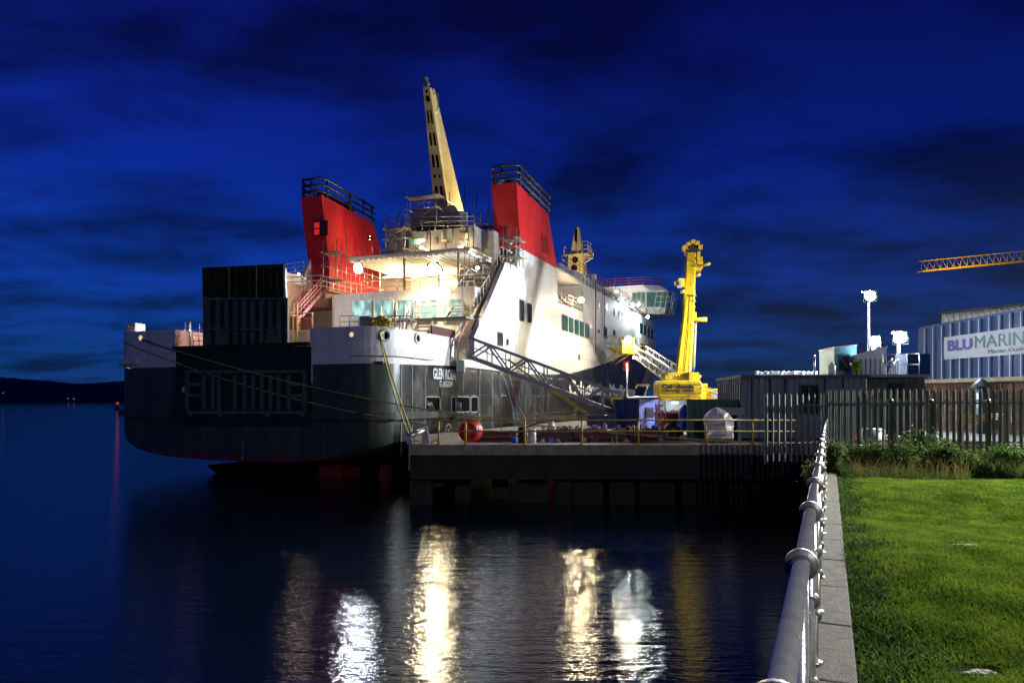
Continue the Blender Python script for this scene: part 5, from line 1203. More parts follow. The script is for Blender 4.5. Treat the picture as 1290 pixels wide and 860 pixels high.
for x0,x1 in ((443.5,468),(471,496),(499.5,525.5),(528.5,551.5),(558,583)): aftwin(x0,x1,377.0,402.5)
# corner window on the curve
p0_ = V3(hx0+.12,sH+.95,0); p1_ = V3(hx0+1.25,sH+.02,0); nn = V3(-.6,-.8,0)
frame_pane('window', [p0_+V3(0,0,wz0),p1_+V3(0,0,wz0),p1_+V3(0,0,wz1),p0_+V3(0,0,wz1)], nn, creamw, winlit, .08,.08, parent=hs_)
a = S(417,402,sH-.02); 
k = MB(); k.box((hx0-1.6,sH+3,8.75),(hx0,sH+3.2,11.0)); k.build('side_wall', shipwhite, ship)
k = MB(); k.bar(V3(hx0+1.0,sH-.05,8.35), V3(hx1,sH-.05,8.35), .12,.25); k.build('house_ledge', creamw, ship)
for px in (481,519): 
    k = MB(); a = S(px,0,sH-.08); k.box((a.x-.03,sH-.07,wz0),(a.x+.03,sH-.045,wz1-.5)); k.build('curtain_pole', greyp, hs_)
# canopy over the aft deck
zc_ = S(520,318,sH+.5).z
c0 = S(449,320,sH+2).x; c1 = S(592,318,sH+1).x
k = MB(); k.box((c0,sH+1.0,zc_),(c1,28,zc_+.16)); k.box((c0-1.5,sH+9,zc_),(c0,28,zc_+.16)); cp = k.build('canopy', creamw, ship)
k = MB(); n_ = 22
for i in range(n_): t_ = c0+.15+(c1-c0-.3)*i/(n_-1); k.box((t_-.04,sH+.9,zc_-.22),(t_+.04,23.5,zc_-.01))
k.box((c0,sH+.9,zc_-.1),(c1,sH+1.0,zc_+.05)); k.build('canopy_beam', creamw, cp)
k = MB(); k.box((c0-.3,23.8,10.96),(8.1,23.95,zc_)); k.build('canopy_back_wall', creamw, ship)
k = MB()
for px in (509.5,577.5): q = S(px,350,sH+1.2); k.bar(V3(q.x,q.y,10.9), V3(q.x,q.y,zc_), .13,.13)
for px in (478,530,553): q = S(px,350,19); k.bar(V3(q.x,q.y,10.9), V3(q.x,q.y,zc_), .09,.09)
k.build('canopy_post', mat('post_brown',(.25,.17,.11),.6), ship)
k = MB(); k.rail([V3(hx0+2.6,sH+.7,11.65), V3(hx1-.3,sH+.7,11.65)], .95, .025, 2, 2.6); k.tube([V3(c0+.3,16,13.1), V3(c1,16,13.0)], .05, 6); k.build('deck_railing', creamw, ship)
k = MB(); k.box((-8.3,15.0,10.88),(8.3,24,10.96)); k.build('upper_deck', brownp, ship)
k = MB(); random.seed(6)
for i in range(22):
    k = MB(); t_ = hx0+2.8+i*.32+random.uniform(-.1,.1); s_ = sH+1.6+random.uniform(0,1.5); k.box((t_,s_,10.96),(t_+random.uniform(.15,.5),s_+.4,11.5+random.uniform(.1,.55))); k.build('stored_box', mat('gear_brown',(.14,.11,.07),.8,0,.5,2), ship)
# mast housing
sT = 17.5
def tb(k, x0, x1, y0, y1, s=sT, dep=8): a = S(x0,y1,s); b = S(x1,y0,s); k.box((a.x,s,a.z),(b.x,s+dep,b.z))
k = MB(); tb(k,487,515,292,318); tb(k,515,600,285,318,sT-.4,9); tb(k,600,622,290,330,sT+.5,7); mh = k.build('mast_housing', greyp, ship)
random.seed(21)
for i in range(16):
    px = random.uniform(518,597); py = random.uniform(289,312); w_ = random.uniform(2,7); h_ = random.uniform(2,8); k = MB(); a = S(px,py+h_,sT-.47); b = S(min(598,px+w_),py,sT-.47); k.box((a.x,sT-.41-random.uniform(.04,.3),a.z),(b.x,sT-.41,b.z))
    k.build(['junction_box','access_panel'][i%2], [greyp, creamw, mat('panel_brown',(.22,.15,.10),.6,0,.3,3)][i%3], mh)
for px,y0,y1 in ((524,286,316),(541,287,316),(559,286,317),(571,287,312),(588,286,316),(595,288,316)):
    k = MB(); k.tube([S(px,y0,sT-.5), S(px,y1,sT-.5)], random.uniform(.03,.07), 6); k.build('pipe_run', [scaf, mat('pipe_tan',(.35,.28,.18),.6)][int(px)%2], mh)
k = MB(); k.rail([S(516,290,sT-.5),S(598,290,sT-.5)],1.0,.03,3,1.1); k.build('edge_railing', scaf, mh)
for px in (531,580):
    k = MB(); q = S(px,312,sT-1.5); k.bar(q, q+V3(0,1.1,0), .05,.05); k.box(q-V3(.12,.05,.07), q+V3(.12,.05,.07)); k.build('fill_lamp', emitm('fill_lamp',(1,.8,.5),10), mh); lightobj(q+V3(0,-.15,.15), (1,.80,.48), 150, ship, .08)  # lamp pair added to brighten the mast housing
k = MB(); a = [S(517,285,sT+1),S(586,285,sT+1),S(586,285,sT+6),S(517,285,sT+6)]; b = [S(518,264,sT+1.4),S(572,264,sT+1.4),S(572,262,sT+5.2),S(518,262,sT+5.2)]; a=[V3(p.x,p.y,a[0].z) for p in a]; 
b=[V3(p.x,p.y,b[0].z) for p in b]; k.hexa(a,b); k.build('mast_pedestal', greyp, mh)
k = MB(); tb(k,522,535,300,308,sT-.46,.05); k.build('lit_hatch', emitm('hatch_light',(.7,1,.85),.7), mh)
k = MB(); tb(k,515,520,297,307,sT-.48,.05); tb(k,553,556,296,299,sT-.48,.05); k.build('housing_fitting', mat('fit_green',(.15,.4,.3),.5), mh)
k = MB(); tb(k,579,588,267,284,sT+.95,.06); k.build('pedestal_door', creamw, mh)
# mast crane beam
k = MB(); sb0 = 20.5; sb1 = 18.3
def q4(x0,x1,y0,y1,s,dep): a = S(x0,y0,s); b = S(x1,y1,s); return [a, b, b+V3(.0,dep,0), a+V3(.0,dep,0)]
lo = [S(547,264,sb0), S(565,264,sb0), S(584,266,sb0+2.6)+V3(0,0,0), S(566,266,sb0+2.6)]; hi = [S(532.8,110,sb1), S(541.3,110.5,sb1), S(547.5,112.5,sb1+1.3), S(539.5,112,sb1+1.3)]
k.hexa(lo, hi); mb_ = k.build('mast_beam', mastm, ship)
k = MB()
def onface(u, v): # u across 0..1, v down 0..1
    a = hi[0].lerp(hi[1],u); b = lo[0].lerp(lo[1],u); return a.lerp(b,v)
nf = (lo[1]-lo[0]).cross(hi[0]-lo[0]).normalized()
def slot(u0,u1,v0,v1):
    pts = []; n_=12
    for i in range(n_):
        th = 2*math.pi*i/n_; cu = (u0+u1)/2+(u1-u0)/2*math.cos(th); sv = math.sin(th); cv = (v0+v1)/2+((v1-v0)/2-.008)*(1 if sv>0.01 else -1 if sv<-.01 else 0)+.008*sv
        pts.append(onface(cu,cv)+nf*.012)
    k.add(pts, [tuple(range(n_))]); k.build('beam_slot', holem, mb_); k.v=[]; k.f=[]; k.m=[]; k.smooth=[]
slot(.3,.65,.02,.045); slot(.25,.8,.065,.115)
for v0,v1 in ((.18,.29),(.36,.47),(.54,.65)): slot(.20,.42,v0,v1); slot(.58,.80,v0,v1)
slot(.2,.38,.705,.735); slot(.62,.8,.705,.735); slot(.18,.42,.80,.90); slot(.58,.82,.80,.90)
k = MB(); k.tube([S(537,111,18.8), S(536.5,101,18.8)], .22, 10); k.sphere(S(536.3,100.5,18.8), .24); k.sphere(S(539,106,18.6), .18); k.build('beam_head', greyp, mb_)
k = MB(); k.bar(S(541,112,19), S(546,114,19), .3,.2); k.tube([S(546,118,19), S(552,118,19), S(552,135,19), S(549,142,19)], .05, 6); k.build('head_bracket', scaf, mb_)
k = MB(); k.rail([S(517,262,sT+1.2),S(549,262,sT+1.2)],1.3,.03,3,.9); k.rail([S(487,291,sT),S(514,291,sT)],1.2,.03,3,.9); k.rail([S(503,286,sT-.3),S(516,296,sT-.3)],1.2,.04,3,.6); k.build('housing_railing', scaf, mh)

# stairs on the starboard side beside the slanted panel
lst = mat('stair_tan',(.40,.33,.22),.6,0,.2,3)
a = S(592,397,12.2); b = S(617,349,16.0)
k = MB(); aL = V3(6.0,11.6,9.35); bL = V3(6.0,14.6,11.6); k.stair(aL, bL, (1.9,0,0), 10); st = k.build('stair_flight', lst, ship)
k = MB(); k.stair(V3(5.6,15.4,11.6), V3(5.6,17.8,14.0), (1.8,0,0), 10); st2 = k.build('stair_flight', lst, ship)
k = MB(); k.stair(V3(4.9,8.2,6.6), V3(4.9,10.4,9.35), (1.0,0,0), 11); k.build('stair_flight', lst, ship)
k = MB(); k.box((4.0,10.4,9.25),(8.1,11.7,9.37)); k.build('stair_landing', greyp, ship); k = MB(); k.box((5.2,14.5,11.5),(8.3,15.6,11.62)); k.build('stair_landing', greyp, ship)
k = MB(); k.rail([V3(4.05,10.5,9.37),V3(7.8,10.45,9.37)],1.1,.025,3,.7); k.tube([aL+V3(0,0,1), bL+V3(0,0,1)],.03,6); k.tube([aL+V3(1.9,0,1), bL+V3(1.9,0,1)],.03,6)
for i in range(7): f=i/6; q=aL.lerp(bL,f); k.tube([q,q+V3(0,0,1)],.02,6); q=q+V3(1.9,0,0); k.tube([q,q+V3(0,0,1)],.02,6)
q=V3(5.6,15.4,11.6); r2=V3(5.6,17.8,14.0)
for dx in (0,1.8): k.tube([q+V3(dx,0,1), r2+V3(dx,0,1)],.03,6)
for i in range(6): p=q.lerp(r2,i/5); k.tube([p,p+V3(0,0,1)],.02,6); k.tube([p+V3(1.8,0,0),p+V3(1.8,0,1)],.02,6)
k.rail([V3(4.2,8.4,6.7),V3(4.2,10.4,9.4)],1,.025,2,.7); k.build('stair_railing', creamw, ship)
k = MB(); k.box((4.9,10.35,9.4),(5.9,10.42,10.6)); [k.bar(V3(4.9+i*.12,10.33,9.4),V3(4.9+i*.12,10.33,10.7),.03,.03) for i in range(9)]; 
k.v=[]; k.f=[]; k.m=[]; k.smooth=[]
for i in range(10): k.bar(V3(6.7,11.2,9.4+i*.19),V3(7.5,11.2,9.4+i*.19),.03,.03)
k.bar(V3(6.7,11.2,9.37),V3(6.7,11.2,11.5),.05,.05); k.bar(V3(7.5,11.2,9.37),V3(7.5,11.2,11.4),.05,.05); k.build('safety_gate', alum, ship)
k = MB(); e0 = T(598,424,8.15); e1 = T(636.5,331,8.15); k.bar(e0, e1, .5, .25); k.bar(T(596,424,8.0)+V3(0,0,.3), T(634.5,331,8.0)+V3(0,0,.3), .12,.5); k.build('panel_edge_lagging', brownp, ship)
k = MB(); k.box((3.6,19.0,10.96),(8.1,23.7,14.0)); k.build('inner_casing', mat('casing_brown',(.20,.16,.12),.7,0,.3,2), ship)
k = MB(); k.box((5.4,18.0,13.9),(8.3,24,14.05)); k.build('stair_top_deck', greyp, ship)
# port stairs, pink primed
k = MB(); k.stair(V3(-5.6,9.4,8.75), V3(-5.6,13.4,12.0), (1.0,0,0), 13); k.build('stair_flight', pink, ship)
k = MB(); a=V3(-4.6,9.4,8.75); b=V3(-4.6,13.4,12.0)
for dx in (0,-1.0):
    for f in (.5,.8,1.1): k.tube([a+V3(dx,0,f),b+V3(dx,0,f)],.025,6)
    for i in range(12): q=a.lerp(b,i/11)+V3(dx,0,0); k.tube([q,q+V3(0,0,1.1)],.018,5)
k.build('stair_railing', pink, ship)
k = MB(); k.rail([V3(-5.8,8.9,8.75),V3(-3.0,8.9,8.75),V3(-2.2,8.9,8.75)],1.1,.035,3,.7); k.box((-4.6,8.95,8.8),(-3.4,9.0,9.7)); k.box((-3.2,8.95,8.8),(-2.3,9.0,9.6)); k.build('side_deck_railing', pink, ship)
k = MB(); k.box((-8.1,13.2,10.9),(-4.3,15,12.0)); k.box((-8.2,13.2,12.0),(-4.0,19,12.1)); k.build('port_casing', mat('casing_primer',(.26,.13,.09),.7,0,.3,2), ship)
k = MB(); k.rail([V3(-8.1,13.3,12.1),V3(-4.8,13.3,12.1),V3(-4.8,18,12.1)],1.1,.03,3,.8); k.rail([V3(-8.3,11,12.6),V3(-8.3,16,13.9)],1.0,.035,3,1); k.build('port_railing', alum, ship)
k = MB(); k.box((-8.2,10.6,8.75),(-6.2,13,12.5)); k.build('port_locker', mat('locker_brown',(.28,.16,.10),.7,0,.3,2), ship)
k = MB(); k.tube([S(369.5,434,6), S(369.5,383,6)]+[S(372+2.5*math.cos(R(a)),382-3*math.sin(R(a)),6) for a in (150,90,30)]+[S(374.5,383,6),S(374.5,434,6)], .04, 8); k.build('vent_gooseneck', yellowr, ship)
# bits on the stern bulwark
def rail_S(k, x0,x1,yb,yt,s,n=3,m=.025): 
    a=S(x0,yb,s); b=S(x1,yb,s); h_=S(x0,yt,s).z-a.z; k.rail([V3(a.x,s,a.z),V3(b.x,s,b.z)],h_,m,n,.7)
k = MB(); rail_S(k,230,258,436,416,1.2); rail_S(k,233,240,436,405,1.0,5); k.tube([S(251,436,1),S(251,408,1)],.03,6); k.tube([S(238,436,1),S(238,407,1)],.03,6); k.build('port_quarter_railing', alum, ship)
k = MB(); rail_S(k,428,452,412,398,1.0,2); rail_S(k,489,518,412,398,1.2,2)
for px in (484,490,497,503,507,512): k.tube([S(px,415,1.1), S(px+1.5,394+random.uniform(-4,4),1.1)], .025, 6)
k.build('quarter_railing', scaf, ship)
k = MB(); k.box(S(453,413,.8), S(465.5,397.5,.8)+V3(0,.9,0)); k.build('winch_box', mat('slate_paint',(.13,.15,.20),.5), ship)
random.seed(12); k = MB()
for i in range(16):
    f = i/15; c = S(470+17*f, 411-6*math.sin(f*3.1), 1.2); pts = [c+V3(math.cos(a*.7)*.28*random.uniform(.7,1.1), math.sin(a*.7)*.3, math.sin(a*.7+i)*.24+.0) for a in range(10)]; k.tube(pts, .055, 6)
hh_ = k.build('rope_pile', [mat('rope_heap',(.50,.38,.03),.7,0,.35,6)], ship)
k = MB(); k.ring(S(485,407,1.1), (.3,-1,0), .22, .05, 14, 6); k.build('hose_end', orange, ship)

# ================================================= scaffolding on the ship (separate things)
def scaffold(label, t0,t1,s0,s1,z0,z1, bay=1.2, lift=1.0, r=.03, jag=.8, seed=1, name='scaffold', hang=False):
    random.seed(seed); base = SW((t0+t1)/2,(s0+s1)/2,z0); root = thing(name, base, label, 'scaffold', 'scaffolding on the ferry', rz=-TH)
    FR[root.name] = Matrix.Translation(V3((t0+t1)/2,(s0+s1)/2,z0))
    k = MB(); nt = max(1,round((t1-t0)/bay)); ns = max(1,round((s1-s0)/bay))
    for i in range(nt+1):
        for j in range(ns+1):
            if nt > 1 and 0 < i < nt and 0 < j < ns: continue
            t = t0+(t1-t0)*i/nt; s = s0+(s1-s0)*j/ns; k.tube([V3(t,s,z0), V3(t+random.uniform(-.03,.03),s,z1+random.uniform(-.1,jag))], r, 5)
    nz = max(1,int((z1-z0)/lift))
    k.build('standard_tube', scaf, root); k = MB()
    for n_ in range(1,nz+1):
        z = z0+n_*lift+random.uniform(-.05,.05)
        for s in (s0,s1): k.tube([V3(t0-.3,s,z),V3(t1+.3,s,z)], r, 5)
        for t in (t0,t1): k.tube([V3(t,s0-.3,z),V3(t,s1+.3,z)], r, 5)
        if random.random() < .6: k.tube([V3(t0,s0,z-lift),V3(t1,s0,z)], r*.9, 5)
    k.build('ledger_tube', scaf, root)
    k = MB()
    for n_ in range(1,nz+1,2):
        z = z0+n_*lift-.05
        for m_ in range(3): y_ = s0+.1+m_*.27; k.box((t0-.2,y_,z),(t1+.2,y_+.24,z+.04))
    k.build('plank', plank, root)
    return root
scaffold('scaffold cage round the foot of the tall mast beam', S(517,262,18).x, S(553,262,18).x, 17.6, 21, S(517,300,18).z, S(517,250,18).z, 1.1, 1.0, seed=1)
scaffold('scaffold between the mast housing and the starboard funnel', S(592,290,20).x, S(622,290,20).x, 19, 22, zc_+.16, S(600,262,20).z, 1.0, .9, seed=2, jag=1.6)
scaffold('scaffold tower hung on the starboard funnel aft face', S(634,320,15.6).x, S(650,320,15.6).x, 15.6, 17.0, S(640,335,16).z, S(640,297,16).z, .6, .6, r=.035, seed=3, jag=.9)
scaffold('scaffold against the inner face of the port funnel', -5.4, -4.2, 14.5, 20.5, 12.1, 16.0, 1.3, 1.0, seed=4)
scaffold('scaffold beside the stairs under the starboard funnel', S(585,340,14).x, S(608,340,14).x, 14, 16.5, 11.62, S(600,320,14).z, .9, .8, seed=5)
scaffold('low scaffold left of the mast housing', S(487,300,16.5).x, S(512,300,16.5).x, 16.3, 17.3, zc_+.16, S(500,284,16.5).z, .9, .8, seed=6)
scaffold('scaffold bay on the stern landing beside the aft stairs', 3.2, 5.0, 8.5, 10.0, 6.1, 9.9, .9, 1.0, seed=7)

# ================================================= lamps on the ship
WC = (1,.80,.48); WB = (.80,.88,1.0)
def sl(px, py, s, aim, w, col, es, power, label, spot=160, r=.2):
    p = SWv(S(px,py,s)); return flood(p, SW(*aim), w, w*.8, col, es, power, label, 'floodlights on the ferry', spot, r=r)
sl(451,338,12.6,(-3,-6,7), .75, WB, 260, 3000, 'cool white floodlight at the left end of the lit canopy')
sl(548,338,12.4,(4,9,8.5), .95, WC, 190, 4200, 'big warm floodlight blazing under the canopy')
sl(601.5,337,16.5,(6.2,9,9.5), .22, WB, 150, 250, 'small cool lamp at the head of the starboard stairs')
def sideLamp(px,py,t,aim,w,col,es,power,label,spot=165,r=.15):
    p = SWv(T(px,py,t)); return flood(p, aim, w, w*.8, col, es, power, label, 'floodlights on the ferry', spot, r=r)
q = SWv(T(732,378,8.95)); sideLamp(732,378,8.95, q+Vector((.3,-4,-1.6)), .5, WC, 1100, 700, 'warm lamp in the side balcony forward of the red funnel')
q = SWv(T(796.5,384.5,9.0)); sideLamp(796.5,384.5,9.0, q+Vector((2,-3,-2.2)), .5, (.85,1,1), 1100, 600, 'cool lamp on the deck edge under the bridge wing', 170)
q = SWv(T(816,399,9.6)); sideLamp(816,399,9.4, q+Vector((2,-4,-3)), .42, (.85,1,1), 170, 1200, 'cool lamp below the outer bridge wing')
# lamps for the funnel and the beam mounted on scaffolds
sl(466,300,18.0,(-6.4,20,17.5), .30, WC, 60, 220, 'warm scaffold lamp lighting the port funnel', 140)
sl(620,300,26.0,(.5,20,24), .35, WC, 40, 9000, 'warm deck lamp shining up at the mast beam', 90)
lightobj(S(548,352,19.5), WC, 2400, ship, .3); lightobj(S(495,352,19.5), WC, 700, ship, .3)     # fill lights added to brighten the space below the canopy
for i in range(3): k = MB(); q = S(490+i*36,349,20.5); k.tube([q-V3(.5,0,0), q+V3(.5,0,0)], .05, 8); k.build('canopy_fill_tube', emitm('fill_tube',(1,.85,.55),30), ship)  # glowing tubes added along with the fill lights
# deck lamp lighting the cream mooring deck walls
k = MB(); q = V3(-3.2,5.5,8.3); k.tube([q, q+V3(0,3.4,.25)], .02, 6); k.build('lamp_arm', galv, ship); k = MB(); k.sphere(q, .10); k.build('mooring_deck_lamp', emitm('deck_lamp',(1,.75,.4),12), ship)
lightobj(q+V3(0,-.15,0), (1,.72,.38), 260, ship, .1)
k = MB(); q = V3(-4.9,11.0,12.9); k.tube([q, q+V3(0,2.0,-.6)], .02, 6); k.build('lamp_arm', galv, ship); k = MB(); k.sphere(q, .10); k.build('side_deck_lamp', emitm('deck_lamp_dim',(1,.75,.4),2), ship)
lightobj(q+V3(0,-.2,0), (1,.75,.55), 120, ship, .1)

# spotlights added to brighten the forward mast and the bridge
k = MB(); q = V3(4.0,57,zh+1.9); k.box(q-V3(.15,.1,.1), q+V3(.15,.1,.1)); k.build('fill_spotlight', emitm('fill_spot',(1,.85,.55),25), ship)
lightobj(q+V3(0,.2,.3), WC, 3200, ship, .1, 80, V3(tM,sM,24))
k = MB(); q = V3(5.5,64,zh+2.0); k.box(q-V3(.2,.1,.1), q+V3(.2,.1,.1)); k.build('fill_spotlight', emitm('fill_spot',(1,.85,.55),25), ship)
lightobj(q+V3(0,.3,.1), (1,.93,.8), 2200, ship, .15, 150, V3(8,sB,18.8))
lightobj(SWv(T(816,402,9.6))+Vector((.5,-.8,-.6)), (.85,1,1), 500, None, .15)  # extra light without a fixture, brightens the bridge wing
# ================================================= yellow landing platform and aluminium gangway
pf = thing('landing_platform', SWv(T(779,440,9.4)), 'bright yellow landing platform hung on the ship side', 'platform')
s0 = T(763,430).y; 
pz0 = T(763,436).z; pz1 = T(763,425).z
Lp = T(798,436,10.6).y-s0; c = [SW(8.6,s0,pz0),SW(11.2,s0+.2,pz0),SW(11.2,s0+5.2,pz0),SW(8.6,s0+5.2,pz0)]
A_ = P(762.5,437,74); B_ = P(797,440,70.5); wv = Vector((1.6,.9,0)); 
k = MB(); k.hexa([A_+Vector((.9,0,-.55)),B_+Vector((-.6,0,-.5)),B_+wv+Vector((-.6,0,-.5)),A_+wv+Vector((.9,0,-.55))],[A_,B_,B_+wv,A_+wv]); k.build('platform_deck', yellow, pf)
k = MB(); k.rail([A_,B_,B_+wv],1.15,.035,3,.9); k.rail([A_,A_+wv],1.15,.035,3,.9); k.rail([A_+wv,B_+wv],1.15,.035,3,.9); k.build('platform_railing', mat('rail_pale_yellow',(.72,.66,.30),.5), pf)
k = MB()
for i in range(3): q = A_.lerp(B_,.45+.25*i); k.bar(q+Vector((0,0,-.4)), P(762+6.5*i,456+i*1.2,74.5), .10,.12)
k.build('bracket', yellow, pf)
k = MB(); k.box(B_+Vector((-1.0,-.05,-.4)), B_+Vector((.15,.1,1.1))); k.build('end_panel', yellow, pf)
lp = P(791,427,70.2); k = MB(); k.tube([B_+Vector((-.3,0,0)), lp+Vector((0,.15,0))], .05, 6); k.build('lamp_post', galv, pf)
flood(lp, lp+Vector((2,-5,-3)), .6, .55, (1,.86,.58), 2500, 2600, 'brightest warm lamp at the end of the yellow landing platform', 'floodlights on the ferry', 170)
for i,(px,py,d) in enumerate([(801,439,68.5),(799,450,69.5)]):
    q = P(px,py,d); flood(q, q+Vector((1,-3,-2)), .22, .2, (1,.97,.85), 80, 250, ['small upper lamp at the head of the aluminium gangway','small lower lamp under the head of the aluminium gangway'][i], 'floodlights on the ferry', 160)
gw2 = thing('gangway', P(855,497,50), 'white aluminium gangway from the yellow platform down behind the mobile crane', 'gangway')
truss(gw2, P(799,450,69.5), P(862,498,49.5), (1.3,.9,0), 1.15, 16, alum, .022, chordr=.05)
k = MB(); k.box(Vector((11.8,48.6,QZ)), Vector((14,51,QZ+2.0))); 
for i in range(5): k.box(Vector((11.8,48.6-.3*(i+1),QZ)), Vector((14,48.6-.3*i-.005,QZ+2.0-.33*(i+1))))
k.build('landing_block', galv, gw2)
k = MB(); a = P(790,458,70); k.tube([a, P(790,500,69.5)], .10, 8); k.build('prop', alum, gw2)
fl_ = MB(); a = P(785,455,70); fl_.box(a, a+Vector((.6,.05,-.9))); tag(fl_.build('red_flag', redp), 'small red cloth hanging below the yellow platform', 'flag')
k = MB(); k.box(P(803,486,60), P(818,484,60.5)); k.bar(P(803,485,60), P(801,489,60), .1,.1); k.bar(P(816,486,60), P(812,499,60), .1,.1); tag(k.build('pontoon_arm', alum), 'aluminium arm beside the bow paint behind the blue container', 'bracket')

# promenade lamp behind the viewer
pl_ = thing('street_lamp', Vector((7,-15,KZ)), 'promenade street lamp on the lawn behind the viewpoint', 'street lamp')
k = MB(); k.tube([Vector((7,-15,KZ)), Vector((7,-15,12.3))], [.10,.06], 12); k.tube([Vector((7,-15,12.3)), Vector((6.6,-14.3,12.6)), Vector((6.1,-13.4,12.6))], .04, 8); k.build('pole', galv, pl_)
k = MB(); k.box(Vector((5.7,-13.9,12.5)), Vector((6.4,-13.0,12.65))); k.build('lamp_head', greyp, pl_)
k = MB(); k.box(Vector((5.8,-13.8,12.46)), Vector((6.3,-13.1,12.49))); k.build('lamp_glass', emitm('street_glass',(1,.9,.75),60), pl_)
# lawn lamp, right of the frame
ll = thing('street_lamp', Vector((21,22.5,QZ)), 'lamp post in the yard behind the fence, outside the view', 'street lamp')
k_ = MB(); k_.tube([Vector((21,22.5,QZ)), Vector((21,22.5,9.6)), Vector((20.5,22,9.8))], [.09,.06,.05], 12); k_.build('pole', galv, ll)
flood(Vector((20.4,21.9,9.7)), Vector((7,8.5,KZ)), .5, .4, (1,.96,.80), 120, 50000, None, spot=100, parent=ll, r=.15)
lightobj(Vector((6.05,-13.4,12.3)), (1,.97,.90), 6500, pl_, .2)
lightobj(Vector((6.05,-13.4,12.2)), (1,.97,.90), 8500, pl_, .15, 42, Vector((2.6,2.2,2.4)), .7)  # second spot added to brighten the near rail and lawn
k = MB(); 
# ================================================= sky and camera
wd = bpy.data.worlds.new('World'); scene.world = wd; wd.use_nodes = True; nt = wd.node_tree; N = nt.nodes; Lk = nt.links
bg = N['Background']
tc = N.new('ShaderNodeTexCoord'); sx = N.new('ShaderNodeSeparateXYZ'); Lk.new(tc.outputs['Generated'], sx.inputs[0])
cr = N.new('ShaderNodeValToRGB'); e = cr.color_ramp.elements
e[0].position = 0.0; e[0].color = (.007,.040,.18,1); e[1].position = .60; e[1].color = (.0030,.0050,.13,1)
for p_, c_ in ((.06,(.006,.055,.28)),(.18,(.0055,.048,.42)),(.30,(.0045,.026,.36)),(.44,(.0036,.012,.22))): x = e.new(p_); x.color = (*c_,1)
Lk.new(sx.outputs['Z'], cr.inputs[0])
# side-to-side: right side greyer/darker, behind camera a little lighter
mx = N.new('ShaderNodeMapRange'); mx.inputs['From Min'].default_value = -.45; mx.inputs['From Max'].default_value = .6; mx.inputs['To Min'].default_value = 1.0; mx.inputs['To Max'].default_value = .50
Lk.new(sx.outputs['X'], mx.inputs['Value'])
v1 = N.new('ShaderNodeVectorMath'); v1.operation = 'SCALE'; Lk.new(cr.outputs[0], v1.inputs[0]); Lk.new(mx.outputs[0], v1.inputs['Scale'])
# clouds: project direction on a plane overhead
zc = N.new('ShaderNodeMath'); zc.operation = 'ADD'; zc.inputs[1].default_value = .13; Lk.new(sx.outputs['Z'], zc.inputs[0])
dx = N.new('ShaderNodeMath'); dx.operation = 'DIVIDE'; Lk.new(sx.outputs['X'], dx.inputs[0]); Lk.new(zc.outputs[0], dx.inputs[1])
dy = N.new('ShaderNodeMath'); dy.operation = 'DIVIDE'; Lk.new(sx.outputs['Y'], dy.inputs[0]); Lk.new(zc.outputs[0], dy.inputs[1])
cb_ = N.new('ShaderNodeCombineXYZ'); Lk.new(dx.outputs[0], cb_.inputs[0]); Lk.new(dy.outputs[0], cb_.inputs[1])
mp = N.new('ShaderNodeMapping'); mp.inputs['Location'].default_value = (3.1,1.7,0); mp.inputs['Scale'].default_value = (.8,1.05,1); Lk.new(cb_.outputs[0], mp.inputs[0])
nz = N.new('ShaderNodeTexNoise'); nz.inputs['Scale'].default_value = 1.7; nz.inputs['Detail'].default_value = 8; nz.inputs['Roughness'].default_value = .55; nz.inputs['Distortion'].default_value = .25; Lk.new(mp.outputs[0], nz.inputs['Vector'])
cc = N.new('ShaderNodeValToRGB'); ce = cc.color_ramp.elements; ce[0].position = .42; ce[0].color = (1,1,1,1); ce[1].position = .64; ce[1].color = (.55,.38,.30,1)
Lk.new(nz.outputs['Fac'], cc.inputs[0])
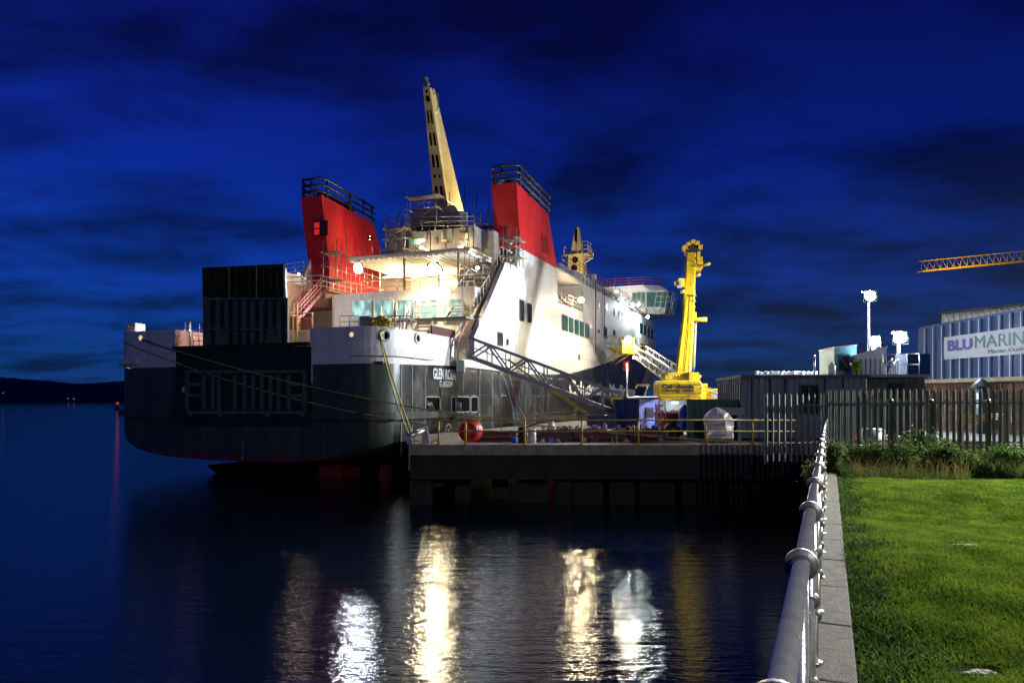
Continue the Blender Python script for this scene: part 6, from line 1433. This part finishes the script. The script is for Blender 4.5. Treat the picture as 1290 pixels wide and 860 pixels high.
v2 = N.new('ShaderNodeVectorMath'); v2.operation = 'MULTIPLY'; Lk.new(v1.outputs[0], v2.inputs[0]); Lk.new(cc.outputs[0], v2.inputs[1])
# a little town glow greying the sky low on the right
g1 = N.new('ShaderNodeMapRange'); g1.inputs['From Min'].default_value = .0; g1.inputs['From Max'].default_value = .30; g1.inputs['To Min'].default_value = 1.0; g1.inputs['To Max'].default_value = 0.0; Lk.new(sx.outputs['Z'], g1.inputs['Value'])
g2 = N.new('ShaderNodeMapRange'); g2.inputs['From Min'].default_value = -.05; g2.inputs['From Max'].default_value = .55; g2.inputs['To Min'].default_value = 0.0; g2.inputs['To Max'].default_value = 1.0; Lk.new(sx.outputs['X'], g2.inputs['Value'])
g3 = N.new('ShaderNodeMath'); g3.operation = 'MULTIPLY'; Lk.new(g1.outputs[0], g3.inputs[0]); Lk.new(g2.outputs[0], g3.inputs[1])
v3 = N.new('ShaderNodeVectorMath'); v3.operation = 'SCALE'; v3.inputs[0].default_value = (.016,.020,.020); Lk.new(g3.outputs[0], v3.inputs['Scale'])
v4 = N.new('ShaderNodeVectorMath'); v4.operation = 'ADD'; Lk.new(v2.outputs[0], v4.inputs[0]); Lk.new(v3.outputs[0], v4.inputs[1])
Lk.new(v4.outputs[0], bg.inputs['Color']); bg.inputs['Strength'].default_value = .80

cam = bpy.data.cameras.new('camera'); co = bpy.data.objects.new('camera', cam); COL.objects.link(co)
co.location = (0,0,H); co.rotation_euler = (R(90),0,0); cam.sensor_width = 36; cam.lens = F/1290*36; cam.shift_y = (HY-430)/1290; cam.clip_end = 20000; cam.clip_start = .05
scene.camera = co
scene.view_settings.view_transform = 'Standard'; scene.view_settings.look = 'None'; scene.view_settings.exposure = 0; scene.view_settings.gamma = 1; scene.view_settings.use_curve_mapping = False
scene.cycles.use_denoising = True; scene.cycles.max_bounces = 6; scene.cycles.diffuse_bounces = 3; scene.cycles.glossy_bounces = 3; scene.cycles.transmission_bounces = 2
scene.cycles.sample_clamp_indirect = 80; scene.cycles.use_light_tree = True; scene.cycles.caustics_reflective = False; scene.cycles.caustics_refractive = False
